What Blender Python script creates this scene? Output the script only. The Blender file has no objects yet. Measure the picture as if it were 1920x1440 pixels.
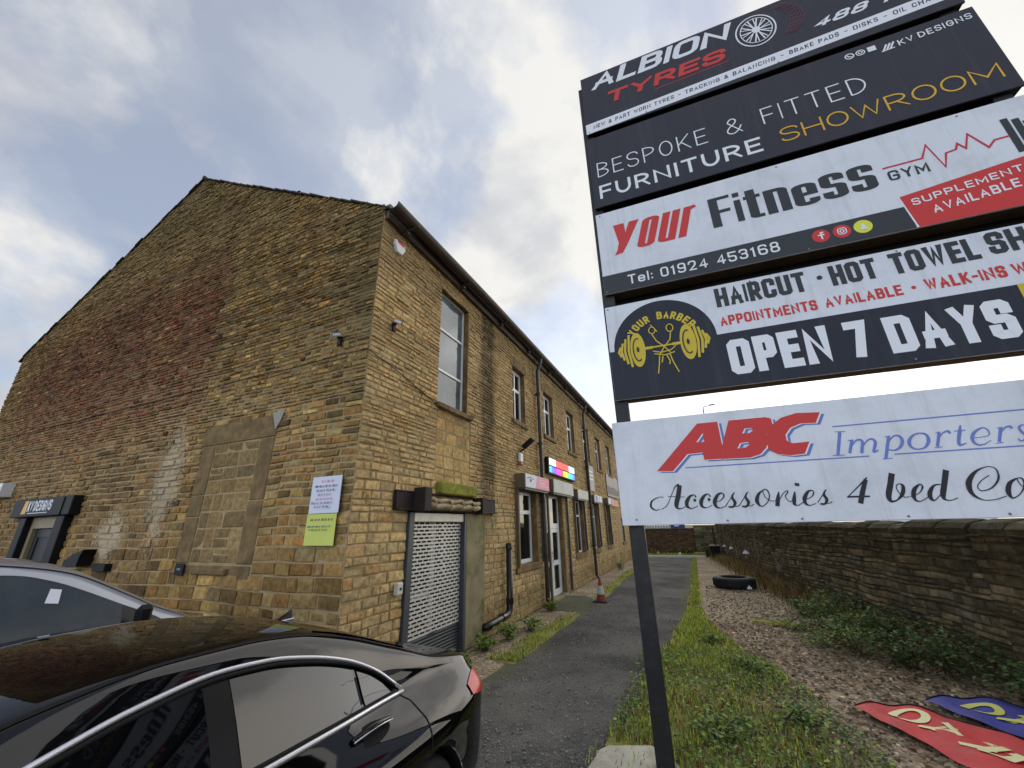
import bpy, bmesh, math, random
from mathutils import Vector, Matrix, noise
from mathutils.geometry import tessellate_polygon
R = math.radians
SC = bpy.context.scene
COL = SC.collection

# ------------------------------------------------------------------ camera
cam = bpy.data.cameras.new('camera')
cam.sensor_width = 36.0
cam.lens = 36.0 * 735.0 / 1920.0
cam.clip_end = 2000
cam.clip_start = 0.05
camo = bpy.data.objects.new('camera', cam)
COL.objects.link(camo)
yaw, pitch, roll = 0.412639, 0.348939, -0.0226532
f_ = Vector((-math.sin(yaw) * math.cos(pitch), math.cos(yaw) * math.cos(pitch), math.sin(pitch)))
r_ = Vector((math.cos(yaw), math.sin(yaw), 0))
u_ = r_.cross(f_)
r2 = r_ * math.cos(roll) + u_ * math.sin(roll)
u2 = -r_ * math.sin(roll) + u_ * math.cos(roll)
mw = Matrix(((r2.x, u2.x, -f_.x, 0), (r2.y, u2.y, -f_.y, 0), (r2.z, u2.z, -f_.z, 1.8), (0, 0, 0, 1)))
camo.matrix_world = mw
SC.camera = camo

# ------------------------------------------------------------------ light
SUN_DIR = Vector((0.33, 0.80, 0.48)).normalized()
SUN_EL = math.asin(SUN_DIR.z)
SUN_AZ = math.atan2(SUN_DIR.x, SUN_DIR.y)
sun = bpy.data.lights.new('sun', 'SUN')
sun.energy = 0.9
sun.angle = R(80)
sun.color = (1.0, 0.94, 0.84)
suno = bpy.data.objects.new('sun', sun)
COL.objects.link(suno)
suno.rotation_euler = SUN_DIR.to_track_quat('Z', 'Y').to_euler()
SC.view_settings.view_transform = 'Standard'
SC.view_settings.look = 'None'
SC.view_settings.gamma = 1
SC.view_settings.exposure = 0.55

W = bpy.data.worlds.new('World')
SC.world = W
W.use_nodes = True
nt = W.node_tree
nt.nodes.clear()
def N(t, tree=None, **kw):
    n = (tree or nt).nodes.new(t)
    for k, v in kw.items():
        setattr(n, k, v)
    return n
def mth(tree, op, a, b=None, clamp=False):
    n = tree.nodes.new('ShaderNodeMath'); n.operation = op; n.use_clamp = clamp
    for i, v in enumerate((a, b)):
        if v is None: continue
        if isinstance(v, (int, float)): n.inputs[i].default_value = v
        else: tree.links.new(v, n.inputs[i])
    return n.outputs[0]
def ramp(tree, fac, stops):
    n = tree.nodes.new('ShaderNodeValToRGB')
    e = n.color_ramp.elements
    while len(e) > 1: e.remove(e[-1])
    e[0].position = stops[0][0]; e[0].color = (*stops[0][1], 1)
    for p, c in stops[1:]:
        x = e.new(p); x.color = (*c, 1)
    tree.links.new(fac, n.inputs[0])
    return n.outputs[0]
def mixc(tree, fac, a, b, mode='MIX'):
    n = tree.nodes.new('ShaderNodeMix'); n.data_type = 'RGBA'; n.blend_type = mode
    for i, v in ((0, fac), (6, a), (7, b)):
        if isinstance(v, (int, float)): n.inputs[i].default_value = v
        elif isinstance(v, tuple): n.inputs[i].default_value = (*v, 1)
        else: tree.links.new(v, n.inputs[i])
    return n.outputs[2]
def noise_n(tree, vec, scale, detail=4, rough=0.55, dist=0.0, out=0):
    n = tree.nodes.new('ShaderNodeTexNoise')
    n.inputs['Scale'].default_value = scale; n.inputs['Detail'].default_value = detail
    n.inputs['Roughness'].default_value = rough; n.inputs['Distortion'].default_value = dist
    if vec is not None: tree.links.new(vec, n.inputs['Vector'])
    return n.outputs[out]

tc = N('ShaderNodeTexCoord')
sep = N('ShaderNodeSeparateXYZ'); nt.links.new(tc.outputs['Generated'], sep.inputs[0])
zc = mth(nt, 'ADD', mth(nt, 'MAXIMUM', sep.outputs[2], 0.0), 0.60)
px = mth(nt, 'DIVIDE', sep.outputs[0], zc)
py = mth(nt, 'DIVIDE', sep.outputs[1], zc)
cmb = N('ShaderNodeCombineXYZ')
nt.links.new(px, cmb.inputs[0]); nt.links.new(py, cmb.inputs[1])
mp = N('ShaderNodeMapping'); nt.links.new(cmb.outputs[0], mp.inputs[0])
mp.inputs['Location'].default_value = (9.1, -2.4, 0.4)
mp.inputs['Rotation'].default_value = (0, 0, R(25))
mp.inputs['Scale'].default_value = (1.0, 0.9, 1.0)
P_ = mp.outputs[0]
cover = noise_n(nt, P_, 2.2, 8, 0.56, 0.15)
detail = noise_n(nt, P_, 4.2, 8, 0.52, 0.2)
sky = N('ShaderNodeTexSky'); sky.sky_type = 'NISHITA'; sky.sun_disc = False
sky.sun_elevation = SUN_EL; sky.sun_rotation = SUN_AZ
bg1 = N('ShaderNodeBackground'); bg1.inputs[1].default_value = 0.14
nt.links.new(sky.outputs[0], bg1.inputs[0])
# glow of the veiled sun inside the cloud sheet
dotn = N('ShaderNodeVectorMath', operation='DOT_PRODUCT')
nt.links.new(tc.outputs['Generated'], dotn.inputs[0]); dotn.inputs[1].default_value = tuple(SUN_DIR)
glow = mth(nt, 'POWER', mth(nt, 'MAXIMUM', dotn.outputs['Value'], 0.0), 3.0)
ccol = ramp(nt, detail, [(0.38, (0.36, 0.375, 0.42)), (0.49, (0.43, 0.44, 0.465)), (0.60, (0.58, 0.575, 0.565))])
hz = mth(nt, 'POWER', mth(nt, 'SUBTRACT', 1.0, mth(nt, 'MAXIMUM', sep.outputs[2], 0.0), clamp=True), 4.0)
gl2 = mth(nt, 'MULTIPLY', glow, 0.55)
ccol = mixc(nt, gl2, ccol, ramp(nt, detail, [(0.40, (0.43, 0.455, 0.51)), (0.50, (0.54, 0.545, 0.555)), (0.58, (0.72, 0.71, 0.66))]))
# clouds and blue sky facing the sun, behind the viewer, are the brighter and bluer half of the dome
anti = N('ShaderNodeMapRange'); anti.interpolation_type = 'SMOOTHSTEP'
nt.links.new(dotn.outputs['Value'], anti.inputs[0]); anti.inputs[1].default_value = -0.12; anti.inputs[2].default_value = -0.62
ccol = mixc(nt, anti.outputs[0], ccol, (1.28, 1.40, 1.62))
ccol = mixc(nt, mth(nt, 'MULTIPLY', mth(nt, 'MULTIPLY', hz, glow), 2.4, True), ccol, (0.98, 0.94, 0.80))
bg2 = N('ShaderNodeBackground'); bg2.inputs[1].default_value = 1.0
nt.links.new(ccol, bg2.inputs[0])
cov = N('ShaderNodeMapRange'); nt.links.new(cover, cov.inputs[0])
cov.inputs[1].default_value = 0.41; cov.inputs[2].default_value = 0.56
covf = mth(nt, 'MAXIMUM', mth(nt, 'MAXIMUM', cov.outputs[0], .52), mth(nt, 'MULTIPLY', hz, 0.9), True)
mixs = N('ShaderNodeMixShader')
nt.links.new(covf, mixs.inputs[0]); nt.links.new(bg1.outputs[0], mixs.inputs[1]); nt.links.new(bg2.outputs[0], mixs.inputs[2])
wo = N('ShaderNodeOutputWorld'); nt.links.new(mixs.outputs[0], wo.inputs[0])

# ------------------------------------------------------------------ helpers
def lin(r, g, b):
    return tuple(((c / 255) / 12.92 if c / 255 <= 0.04045 else ((c / 255 + 0.055) / 1.055) ** 2.4) for c in (r, g, b))
def lerp(a, b, t): return a + (b - a) * t
def interp(tab, x):
    if x <= tab[0][0]: return tab[0][1]
    for (x0, y0), (x1, y1) in zip(tab, tab[1:]):
        if x <= x1:
            return y0 + (y1 - y0) * (x - x0) / (x1 - x0)
    return tab[-1][1]
def sinterp(tab, x):
    """smooth (finite difference cubic) interpolation through a table"""
    n = len(tab)
    if x <= tab[0][0]: return tab[0][1]
    if x >= tab[-1][0]: return tab[-1][1]
    for i in range(n - 1):
        x0, y0 = tab[i]; x1, y1 = tab[i + 1]
        if x <= x1:
            def sl(k):
                if k == 0: return (tab[1][1] - tab[0][1]) / (tab[1][0] - tab[0][0])
                if k == n - 1: return (tab[-1][1] - tab[-2][1]) / (tab[-1][0] - tab[-2][0])
                a = (tab[k][1] - tab[k - 1][1]) / (tab[k][0] - tab[k - 1][0])
                b = (tab[k + 1][1] - tab[k][1]) / (tab[k + 1][0] - tab[k][0])
                return 0 if a * b <= 0 else 2 * a * b / (a + b)
            h = x1 - x0; t = (x - x0) / h; m0 = sl(i) * h; m1 = sl(i + 1) * h
            return (2*t**3-3*t*t+1)*y0 + (t**3-2*t*t+t)*m0 + (-2*t**3+3*t*t)*y1 + (t**3-t*t)*m1

class MB:
    def __init__(s):
        s.v = []; s.f = []; s.c = []; s.m = []; s.col = None; s.mat = 0
    def vert(s, *p):
        s.v.append(tuple(p)); return len(s.v) - 1
    def face(s, idx, col=None):
        s.f.append(tuple(idx)); s.c.append(col or s.col); s.m.append(s.mat)
    def poly(s, pts, col=None):
        i0 = len(s.v); s.v.extend([tuple(p) for p in pts]); s.face(range(i0, i0 + len(pts)), col)
    def box(s, x0, x1, y0, y1, z0, z1, col=None, M=None, bev=0.0):
        if bev > 0:
            b = min(bev, (x1-x0)/2.1, (y1-y0)/2.1, (z1-z0)/2.1)
            bm = bmesh.new(); bmesh.ops.create_cube(bm, size=1)
            for v in bm.verts:
                v.co = Vector((lerp(x0, x1, v.co.x + .5), lerp(y0, y1, v.co.y + .5), lerp(z0, z1, v.co.z + .5)))
            bmesh.ops.bevel(bm, geom=list(bm.edges), offset=b, segments=1, affect='EDGES')
            i0 = len(s.v)
            bm.verts.index_update()
            for v in bm.verts: s.v.append(tuple(M @ v.co) if M else tuple(v.co))
            for f in bm.faces: s.face([i0 + v.index for v in f.verts], col)
            bm.free(); return
        p = [Vector(q) for q in ((x0,y0,z0),(x1,y0,z0),(x1,y1,z0),(x0,y1,z0),(x0,y0,z1),(x1,y0,z1),(x1,y1,z1),(x0,y1,z1))]
        if M: p = [M @ q for q in p]
        i0 = len(s.v); s.v.extend([tuple(q) for q in p])
        for f in ((0,3,2,1),(4,5,6,7),(0,1,5,4),(1,2,6,5),(2,3,7,6),(3,0,4,7)):
            s.face([i0 + k for k in f], col)
    def tube(s, pts, rad, n=8, cap=True, col=None):
        pts = [Vector(p) for p in pts]
        rads = rad if isinstance(rad, (list, tuple)) else [rad] * len(pts)
        rings = []; up = None
        for i, p in enumerate(pts):
            d = (pts[min(i+1, len(pts)-1)] - pts[max(i-1, 0)]).normalized()
            if up is None:
                up = Vector((0,0,1)) if abs(d.z) < .9 else Vector((1,0,0))
            a = d.cross(up).normalized(); b = a.cross(d).normalized(); up = b
            rings.append([s.vert(*(p + a*rads[i]*math.cos(2*math.pi*k/n) + b*rads[i]*math.sin(2*math.pi*k/n))) for k in range(n)])
        for r0, r1 in zip(rings, rings[1:]):
            for k in range(n): s.face((r0[k], r0[(k+1)%n], r1[(k+1)%n], r1[k]), col)
        if cap: s.face(rings[0][::-1], col); s.face(rings[-1], col)
    def lathe(s, prof, c=(0,0,0), axis='Z', n=24, col=None, M=None):
        rings = []
        for r, h in prof:
            ring = []
            for k in range(n):
                a = 2*math.pi*k/n
                q = (r*math.cos(a), r*math.sin(a), h)
                if axis == 'X': q = (h, r*math.cos(a), r*math.sin(a))
                if axis == 'Y': q = (r*math.cos(a), h, r*math.sin(a))
                q = Vector(q) + Vector(c)
                ring.append(s.vert(*((M @ q) if M else q)))
            rings.append(ring)
        for r0, r1 in zip(rings, rings[1:]):
            for k in range(n): s.face((r0[k], r0[(k+1)%n], r1[(k+1)%n], r1[k]), col)
        return rings
    def build(s, name, mats, parent=None, smooth=False, root=None, recalc=False, auto=None):
        off = Vector((0,0,0))
        base = root or parent
        local = getattr(s, 'local', False)
        if base is not None and not local:
            b = base
            while b.parent: b = b.parent
            off = Vector(b.location)
        me = bpy.data.meshes.new(name)
        me.from_pydata([(x-off.x, y-off.y, z-off.z) for x, y, z in s.v], [], s.f)
        if not isinstance(mats, (list, tuple)): mats = [mats]
        for m in mats: me.materials.append(m)
        if len(mats) > 1: me.polygons.foreach_set('material_index', s.m)
        if any(c is not None for c in s.c):
            at = me.attributes.new('Col', 'FLOAT_COLOR', 'FACE')
            buf = []
            for c in s.c: buf.extend((*(c or (1,1,1)), 1.0))
            at.data.foreach_set('color', buf)
        if smooth: me.polygons.foreach_set('use_smooth', [True] * len(me.polygons))
        if recalc:
            bm = bmesh.new(); bm.from_mesh(me)
            bmesh.ops.remove_doubles(bm, verts=bm.verts, dist=1e-5)
            bmesh.ops.recalc_face_normals(bm, faces=bm.faces); bm.to_mesh(me); bm.free()
        me.update()
        if auto is not None:
            me.polygons.foreach_set('use_smooth', [True] * len(me.polygons))
            try: me.set_sharp_from_angle(angle=R(auto))
            except Exception: pass
        o = bpy.data.objects.new(name, me)
        COL.objects.link(o)
        if parent is not None: o.parent = parent
        return o

def tag(o, label, cat, group=None, kind=None):
    if label: o['label'] = label
    if cat: o['category'] = cat
    if group: o['group'] = group
    if kind: o['kind'] = kind
    return o
def thing(name, loc, label, cat, group=None, rz=0):
    o = bpy.data.objects.new(name, None); COL.objects.link(o)
    o.empty_display_size = 0.2
    o.location = loc; o.rotation_euler = (0, 0, rz)
    return tag(o, label, cat, group)
def dup(o, parent=None):
    c = o.copy(); COL.objects.link(c)
    if parent is not None: c.parent = parent
    for ch in o.children: dup(ch, c)
    return c

# ------------------------------------------------------------------ materials
MATS = {}
def pbr(name, col, rough=0.6, metal=0.0, spec=0.5, coat=0.0, bump=0.0, bscale=30.0, var=0.0, vscale=4.0, use_col=False, emit=0.0, ior=None, grime=None, streak=None):
    """plain material with a little procedural tone variation and bump"""
    m = bpy.data.materials.new(name); m.use_nodes = True
    t = m.node_tree; b = t.nodes['Principled BSDF']
    b.inputs['Roughness'].default_value = rough; b.inputs['Metallic'].default_value = metal
    b.inputs['Specular IOR Level'].default_value = spec; b.inputs['Coat Weight'].default_value = coat
    b.inputs['Coat Roughness'].default_value = 0.03
    if ior: b.inputs['IOR'].default_value = ior
    co = t.nodes.new('ShaderNodeTexCoord').outputs['Object']
    if use_col:
        a = t.nodes.new('ShaderNodeAttribute'); a.attribute_name = 'Col'; c = a.outputs['Color']
    else:
        rgb = t.nodes.new('ShaderNodeRGB'); rgb.outputs[0].default_value = (*col, 1); c = rgb.outputs[0]
    if var > 0:
        nz = noise_n(t, co, vscale, 6, 0.65)
        k = ramp(t, nz, [(0.25, (1-var,)*3), (0.75, (1+var,)*3)])
        c = mixc(t, 1.0, c, k, 'MULTIPLY')
    if grime:
        nz = noise_n(t, co, grime[1], 7, 0.7)
        k = ramp(t, nz, [(0.48, (0,0,0)), (0.68, (1,1,1))])
        c = mixc(t, mth(t, 'MULTIPLY', k, grime[2]), c, grime[0])
    if streak:   # rain streaks: noise drawn out down the face
        mp_ = t.nodes.new('ShaderNodeMapping'); mp_.inputs['Scale'].default_value = (9, 9, .55); t.links.new(co, mp_.inputs[0])
        k = ramp(t, noise_n(t, mp_.outputs[0], 1.0, 7, .7), [(.52, (0,0,0)), (.78, (1,1,1))])
        c = mixc(t, mth(t, 'MULTIPLY', k, streak[1]), c, streak[0])
    t.links.new(c, b.inputs['Base Color'])
    if emit:
        t.links.new(c, b.inputs['Emission Color']); b.inputs['Emission Strength'].default_value = emit
    if bump > 0:
        bn = t.nodes.new('ShaderNodeBump'); bn.inputs['Strength'].default_value = bump; bn.inputs['Distance'].default_value = 0.01
        t.links.new(noise_n(t, co, bscale, 6, 0.65), bn.inputs['Height']); t.links.new(bn.outputs[0], b.inputs['Normal'])
    MATS[name] = m
    return m

M_stone = pbr('sandstone', None, 0.92, spec=0.2, use_col=True, var=0.5, vscale=16, bump=.9, bscale=24)
def stained_gable():
    m = pbr('gable_sandstone', None, 0.92, spec=0.2, use_col=True, var=0.55, vscale=16, bump=1.0, bscale=22)
    t = m.node_tree; b = t.nodes['Principled BSDF']; c = b.inputs['Base Color'].links[0].from_socket
    g = t.nodes.new('ShaderNodeNewGeometry'); s = t.nodes.new('ShaderNodeSeparateXYZ'); t.links.new(g.outputs['Position'], s.inputs[0])
    def tent(sock, c0, w): return mth(t, 'SUBTRACT', 1.0, mth(t, 'DIVIDE', mth(t, 'ABSOLUTE', mth(t, 'SUBTRACT', sock, c0)), w), True)
    a = mth(t, 'MULTIPLY', tent(s.outputs[0], -7.55, .85), tent(s.outputs[2], 2.6, 2.1))
    a = mth(t, 'MAXIMUM', a, mth(t, 'MULTIPLY', tent(s.outputs[0], -8.8, 1.0), tent(s.outputs[2], 1.8, .9)))
    n = noise_n(t, g.outputs['Position'], 20, 8, .8)
    k = ramp(t, mth(t, 'ADD', mth(t, 'MULTIPLY', a, .34), mth(t, 'MULTIPLY', n, .66)), [(.505, (0,0,0)), (.55, (1,1,1))])
    k = mth(t, 'MULTIPLY', k, mth(t, 'MINIMUM', mth(t, 'MULTIPLY', a, 2.4), 1.0))
    c = mixc(t, mth(t, 'MULTIPLY', k, .7), c, lin(192, 178, 156))
    n2 = noise_n(t, g.outputs['Position'], .9, 6, .6)
    c = mixc(t, 1.0, c, ramp(t, n2, [(.3, (.86,.86,.84)), (.7, (1.36,1.34,1.26))]), 'MULTIPLY')
    t.links.new(c, b.inputs['Base Color']); return m
M_gstone = stained_gable()
M_wallstone = pbr('weathered_wall_stone', None, 0.95, spec=0.1, use_col=True, var=.5, vscale=9, bump=1.0, bscale=22, grime=(lin(58, 52, 40), 3.0, .75), streak=(lin(128, 118, 94), .55))
def streaked_side():
    m = pbr('side_sandstone', None, 0.92, spec=0.2, use_col=True, var=0.5, vscale=16, bump=.9, bscale=22)
    t = m.node_tree; b = t.nodes['Principled BSDF']; c = b.inputs['Base Color'].links[0].from_socket
    g = t.nodes.new('ShaderNodeNewGeometry'); s = t.nodes.new('ShaderNodeSeparateXYZ'); t.links.new(g.outputs['Position'], s.inputs[0])
    n = noise_n(t, g.outputs['Position'], 3.2, 7, .65); y = mth(t, 'ADD', s.outputs[1], mth(t, 'MULTIPLY', mth(t, 'SUBTRACT', n, .5), .5))
    a = mth(t, 'SUBTRACT', 1.0, mth(t, 'DIVIDE', mth(t, 'ABSOLUTE', mth(t, 'SUBTRACT', y, 7.02)), .42), True)
    a = mth(t, 'MULTIPLY', mth(t, 'MINIMUM', mth(t, 'MULTIPLY', a, 1.8), 1.0), mth(t, 'MULTIPLY', mth(t, 'SUBTRACT', s.outputs[2], 1.2), .6, True))
    c = mixc(t, mth(t, 'MULTIPLY', a, .8), c, lin(44, 40, 30))
    n2 = noise_n(t, g.outputs['Position'], 1.1, 6, .6)
    c = mixc(t, 1.0, c, ramp(t, n2, [(.3, (.95,.94,.92)), (.7, (1.38,1.38,1.36))]), 'MULTIPLY')
    t.links.new(c, b.inputs['Base Color']); return m
M_sstone = streaked_side()
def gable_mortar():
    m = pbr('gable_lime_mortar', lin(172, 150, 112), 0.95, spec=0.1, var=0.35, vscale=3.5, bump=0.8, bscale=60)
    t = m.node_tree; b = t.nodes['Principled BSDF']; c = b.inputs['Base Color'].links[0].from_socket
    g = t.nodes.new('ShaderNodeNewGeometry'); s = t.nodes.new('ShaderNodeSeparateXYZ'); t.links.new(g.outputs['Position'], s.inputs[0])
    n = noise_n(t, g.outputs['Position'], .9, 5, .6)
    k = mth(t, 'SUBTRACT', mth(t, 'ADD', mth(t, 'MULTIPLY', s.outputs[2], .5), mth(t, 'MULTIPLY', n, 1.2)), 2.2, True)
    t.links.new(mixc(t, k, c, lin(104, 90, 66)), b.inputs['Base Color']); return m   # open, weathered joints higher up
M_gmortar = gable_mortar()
M_mortar = pbr('lime_mortar', lin(156, 136, 100), 0.95, spec=0.1, var=0.35, vscale=3.5, bump=0.8, bscale=60)
M_mortar_dark = pbr('old_mortar', lin(92, 80, 58), 0.95, spec=0.1, var=0.4, vscale=4, bump=0.8, bscale=60)
M_dress = pbr('dressed_stone', lin(130, 108, 74), 0.9, spec=0.2, var=0.45, vscale=7, bump=0.8, bscale=24, grime=(lin(84, 74, 52), 2.2, 0.8))
M_moss = pbr('mossy_stone', lin(136, 138, 62), 0.95, spec=0.1, var=0.5, vscale=9, bump=0.8, bscale=50, grime=(lin(110, 95, 60), 5, 0.7))
M_render = pbr('stained_render', lin(142, 134, 104), 0.95, spec=0.1, var=0.3, vscale=3, bump=0.4, bscale=30, grime=(lin(84, 80, 48), 2.0, 0.85))
M_slate = pbr('stone_slates', lin(74, 66, 54), 0.9, spec=0.2, var=0.4, vscale=5, bump=0.6, bscale=40)
M_gutter = pbr('brown_gutter', lin(68, 56, 50), 0.6, var=0.3, vscale=3)
M_pipe = pbr('black_iron_pipe', lin(38, 35, 34), 0.45, var=0.3, vscale=6)
M_soil = pbr('black_plastic_pipe', lin(24, 24, 26), 0.3, var=0.2, vscale=6)
M_upvc = pbr('white_upvc', lin(228, 230, 230), 0.35, var=0.05, vscale=3)
M_glass = pbr('window_glass', lin(20, 22, 24), 0.04, spec=0.5, ior=1.45, var=0.3, vscale=1.2)
M_blind = pbr('pale_window_glass', lin(106, 118, 124), 0.05, spec=0.6, ior=1.5, var=0.5, vscale=.9)
M_wood = pbr('weathered_wood', lin(92, 78, 58), 0.85, var=0.35, vscale=7, bump=0.4, bscale=25)
M_rust = pbr('rusty_steel', lin(40, 28, 24), 0.8, var=0.4, vscale=6, bump=0.3, bscale=30)
M_galv = pbr('galvanised_steel', lin(206, 203, 194), 0.45, metal=0.1, var=0.18, vscale=8)
M_dgrey = pbr('dark_grey_steel', lin(66, 70, 76), 0.5, var=0.15, vscale=5)
M_boxgrey = pbr('grey_shutter_box', lin(168, 176, 172), 0.5, var=0.1, vscale=2, grime=(lin(120, 116, 96), 2.5, 0.4))
M_boxend = pbr('brown_box_end', lin(104, 92, 72), 0.7, var=0.2, vscale=5)
M_black = pbr('matt_black', lin(11, 11, 13), 0.6, spec=.3, var=0.2, vscale=6)
M_dark = pbr('dark_interior', lin(12, 12, 12), 0.9)
M_white = pbr('white_plastic', lin(222, 224, 226), 0.4, var=0.05)
M_paper = pbr('white_paper', lin(216, 218, 232), 0.6, var=0.04)
M_yellow = pbr('yellow_green_paper', lin(204, 212, 100), 0.6, var=0.06)
M_post = pbr('black_painted_post', lin(17, 17, 20), 0.55, var=0.3, vscale=9, bump=0.15, bscale=40, grime=(lin(70, 66, 62), 8, 0.3))
M_signwhite = pbr('sign_white', lin(222, 226, 232), 0.45, var=0.03, vscale=1.2, grime=(lin(180, 184, 190), 1.3, 0.5), streak=(lin(140, 138, 128), .4))
M_signdark = pbr('sign_charcoal', lin(50, 51, 60), 0.55, spec=.3, var=0.08, vscale=2, streak=(lin(92, 92, 94), .35))
M_signdark2 = pbr('sign_navy_grey', lin(40, 43, 54), 0.55, spec=.3, var=0.08, vscale=2, streak=(lin(92, 94, 98), .3))
M_tx_white = pbr('lettering_white', lin(232, 234, 238), 0.5)
M_tx_red = pbr('lettering_red', lin(205, 46, 42), 0.5)
M_tx_red2 = pbr('lettering_crimson', lin(196, 40, 60), 0.5)
M_tx_dark = pbr('lettering_charcoal', lin(36, 39, 46), 0.5)
M_tx_black = pbr('lettering_black', lin(16, 16, 26), 0.5)
M_tx_gold = pbr('lettering_gold', lin(222, 172, 40), 0.5)
M_tx_mustard = pbr('lettering_mustard', lin(208, 182, 36), 0.5)
M_tx_blue = pbr('lettering_blue', lin(106, 126, 196), 0.5)
M_tx_lime = pbr('emblem_lime', lin(226, 226, 70), 0.5)
M_tx_maroon = pbr('emblem_maroon', lin(98, 50, 66), 0.5)
M_tx_pink = pbr('lettering_pink', lin(226, 110, 150), 0.5)
M_tx_dblue = pbr('lettering_ink', lin(60, 62, 92), 0.5)
M_screw = pbr('screw_head', lin(120, 120, 122), 0.4, metal=0.6)
M_leaf = pbr('leaves', None, 0.6, spec=0.3, use_col=True, var=0.3, vscale=20)
_t = M_leaf.node_tree; _b = _t.nodes['Principled BSDF']; _tr = _t.nodes.new('ShaderNodeBsdfTranslucent'); _mx = _t.nodes.new('ShaderNodeMixShader'); _mx.inputs[0].default_value = .35
_t.links.new(_b.inputs['Base Color'].links[0].from_socket, _tr.inputs[0]); _t.links.new(_b.outputs[0], _mx.inputs[1]); _t.links.new(_tr.outputs[0], _mx.inputs[2]); _t.links.new(_mx.outputs[0], _t.nodes['Material Output'].inputs[0])
M_bark = pbr('twigs', lin(74, 62, 46), 0.9, var=0.3)
M_rubber = pbr('tyre_rubber', lin(24, 24, 26), 0.75, var=0.3, vscale=7, bump=0.2, bscale=40)
# ------------------------------------------------------------------ stone walling
TONES = [lin(*c) for c in ((146,114,66),(138,106,60),(154,124,74),(130,100,56),(136,116,78),(148,108,58),(120,96,60),(144,112,66),(158,130,82),(132,106,66),(124,96,54),(150,120,66))]
def mulc(c, k): return tuple(max(0.004, min(0.9, a * k)) for a in c)
def blend(a, b, t): return tuple(x + (y - x) * t for x, y in zip(a, b))
def nz(x, y, z=0.0, s=1.0): return noise.noise(Vector((x * s, y * s, z)))

def stones(mb, rng, frame, u0, u1, v0, v1, hfun, lfun, cfun, top=None, holes=(), depth=(0.008, 0.026), gap=0.010, wob=0.018, jit=1.0):
    """coursed rubble: every stone is a bevelled block standing proud of the mortar"""
    o, du, n = frame
    def W3(u, v, d):
        w = wob * (nz(u * .45, v * .8, 3.1) + .5 * nz(u * 1.7, v * 1.1, 9.2))
        return (o[0] + du[0]*u + n[0]*d, o[1] + du[1]*u + n[1]*d, o[2] + v + w)
    v = v0
    while v < v1 - 0.02:
        h = min(hfun(v, rng), v1 - v)
        segs = [(u0, u1)]
        vm = v + h * .5
        for a, b, c, d in holes:
            if c < vm < d:
                ns = []
                for s0, s1 in segs:
                    if b <= s0 or a >= s1: ns.append((s0, s1))
                    else:
                        if a > s0: ns.append((s0, a))
                        if b < s1: ns.append((b, s1))
                segs = ns
        for s0, s1 in segs:
            u = s0
            while u < s1 - 0.02:
                l = lfun(u, v, h, rng)
                if s1 - (u + l) < 0.14: l = s1 - u
                g = gap * rng.uniform(.5, 1.5)
                a0, a1 = u + g/2, u + l - g/2
                b0 = v + gap * rng.uniform(.3, .7); b1 = v + h - gap * rng.uniform(.3, .7)
                t0 = t1 = b1
                ok = True
                if top:
                    t0 = min(b1, top(a0) - .01); t1 = min(b1, top(a1) - .01)
                    if t0 < b0 + .012 and t1 < b0 + .012: ok = False
                    t0 = max(t0, b0 + .006); t1 = max(t1, b0 + .006)
                # a few courses split in two thin stones
                parts = [(b0, t0, t1)]
                if ok and not top and h > .17 and rng.random() < .16:
                    mid = lerp(b0, b1, rng.uniform(.4, .6)); parts = [(b0, mid - .005, mid - .005), (mid + .005, t0, t1)]
                if ok:
                    for q0, q1, q2 in parts:
                        d = rng.uniform(*depth); be = rng.uniform(.005, .013)
                        be = min(be, (a1-a0)*.3, (q1-q0)*.3 if q1 > q0 else .01, (q2-q0)*.3 if q2 > q0 else .01)
                        j = lambda k=.006: rng.uniform(-k, k) * jit
                        out = [(a0+j(), q0+j(.004)), (a1+j(), q0+j(.004)), (a1+j(), q2+j(.004)), (a0+j(), q1+j(.004))]
                        inn = [(a0+be+j(.004), q0+be), (a1-be+j(.004), q0+be), (a1-be+j(.004), max(q0+be, q2-be)), (a0+be+j(.004), max(q0+be, q1-be))]
                        i0 = len(mb.v)
                        for p in out: mb.v.append(W3(p[0], p[1], -.004))
                        for p in inn: mb.v.append(W3(p[0], p[1], d + rng.uniform(-.006, .006)))
                        cx = sum(p[0] for p in inn)/4; cy = sum(p[1] for p in inn)/4
                        mb.v.append(W3(cx + rng.uniform(-.2, .2)*(a1-a0), cy, d + rng.uniform(0, .010)))
                        c = cfun((a0+a1)/2, (q0+q1)/2, rng)
                        for k in range(4): mb.face((i0+k, i0+(k+1)%4, i0+4+(k+1)%4, i0+4+k), c)
                        for k in range(4): mb.face((i0+4+k, i0+4+(k+1)%4, i0+8), c)
                u += l
        v += h

def holed_plane(mb, frame, u0, u1, v0, v1, holes, d=0.0, top=None):
    o, du, n = frame
    us = sorted({u0, u1, *[h[0] for h in holes], *[h[1] for h in holes]})
    vs = sorted({v0, v1, *[h[2] for h in holes], *[h[3] for h in holes]})
    for a, b in zip(us, us[1:]):
        for c, e in zip(vs, vs[1:]):
            m = ((a+b)/2, (c+e)/2)
            if any(h[0] < m[0] < h[1] and h[2] < m[1] < h[3] for h in holes): continue
            mb.poly([(o[0]+du[0]*u+n[0]*d, o[1]+du[1]*u+n[1]*d, o[2]+v) for u, v in ((a,c),(b,c),(b,e),(a,e))])

# ------------------------------------------------------------------ the stone mill
XW, YG = -3.65, 3.59
XL, YE = -16.2, 25.0
APX, APZ, EZ = -9.45, 9.72, 6.46
mill = thing('stone_mill', (XW, YG, 0), 'long two storey yellow sandstone mill with a gable and a row of shuttered shop openings', 'building')
rng = random.Random(4)

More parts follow.
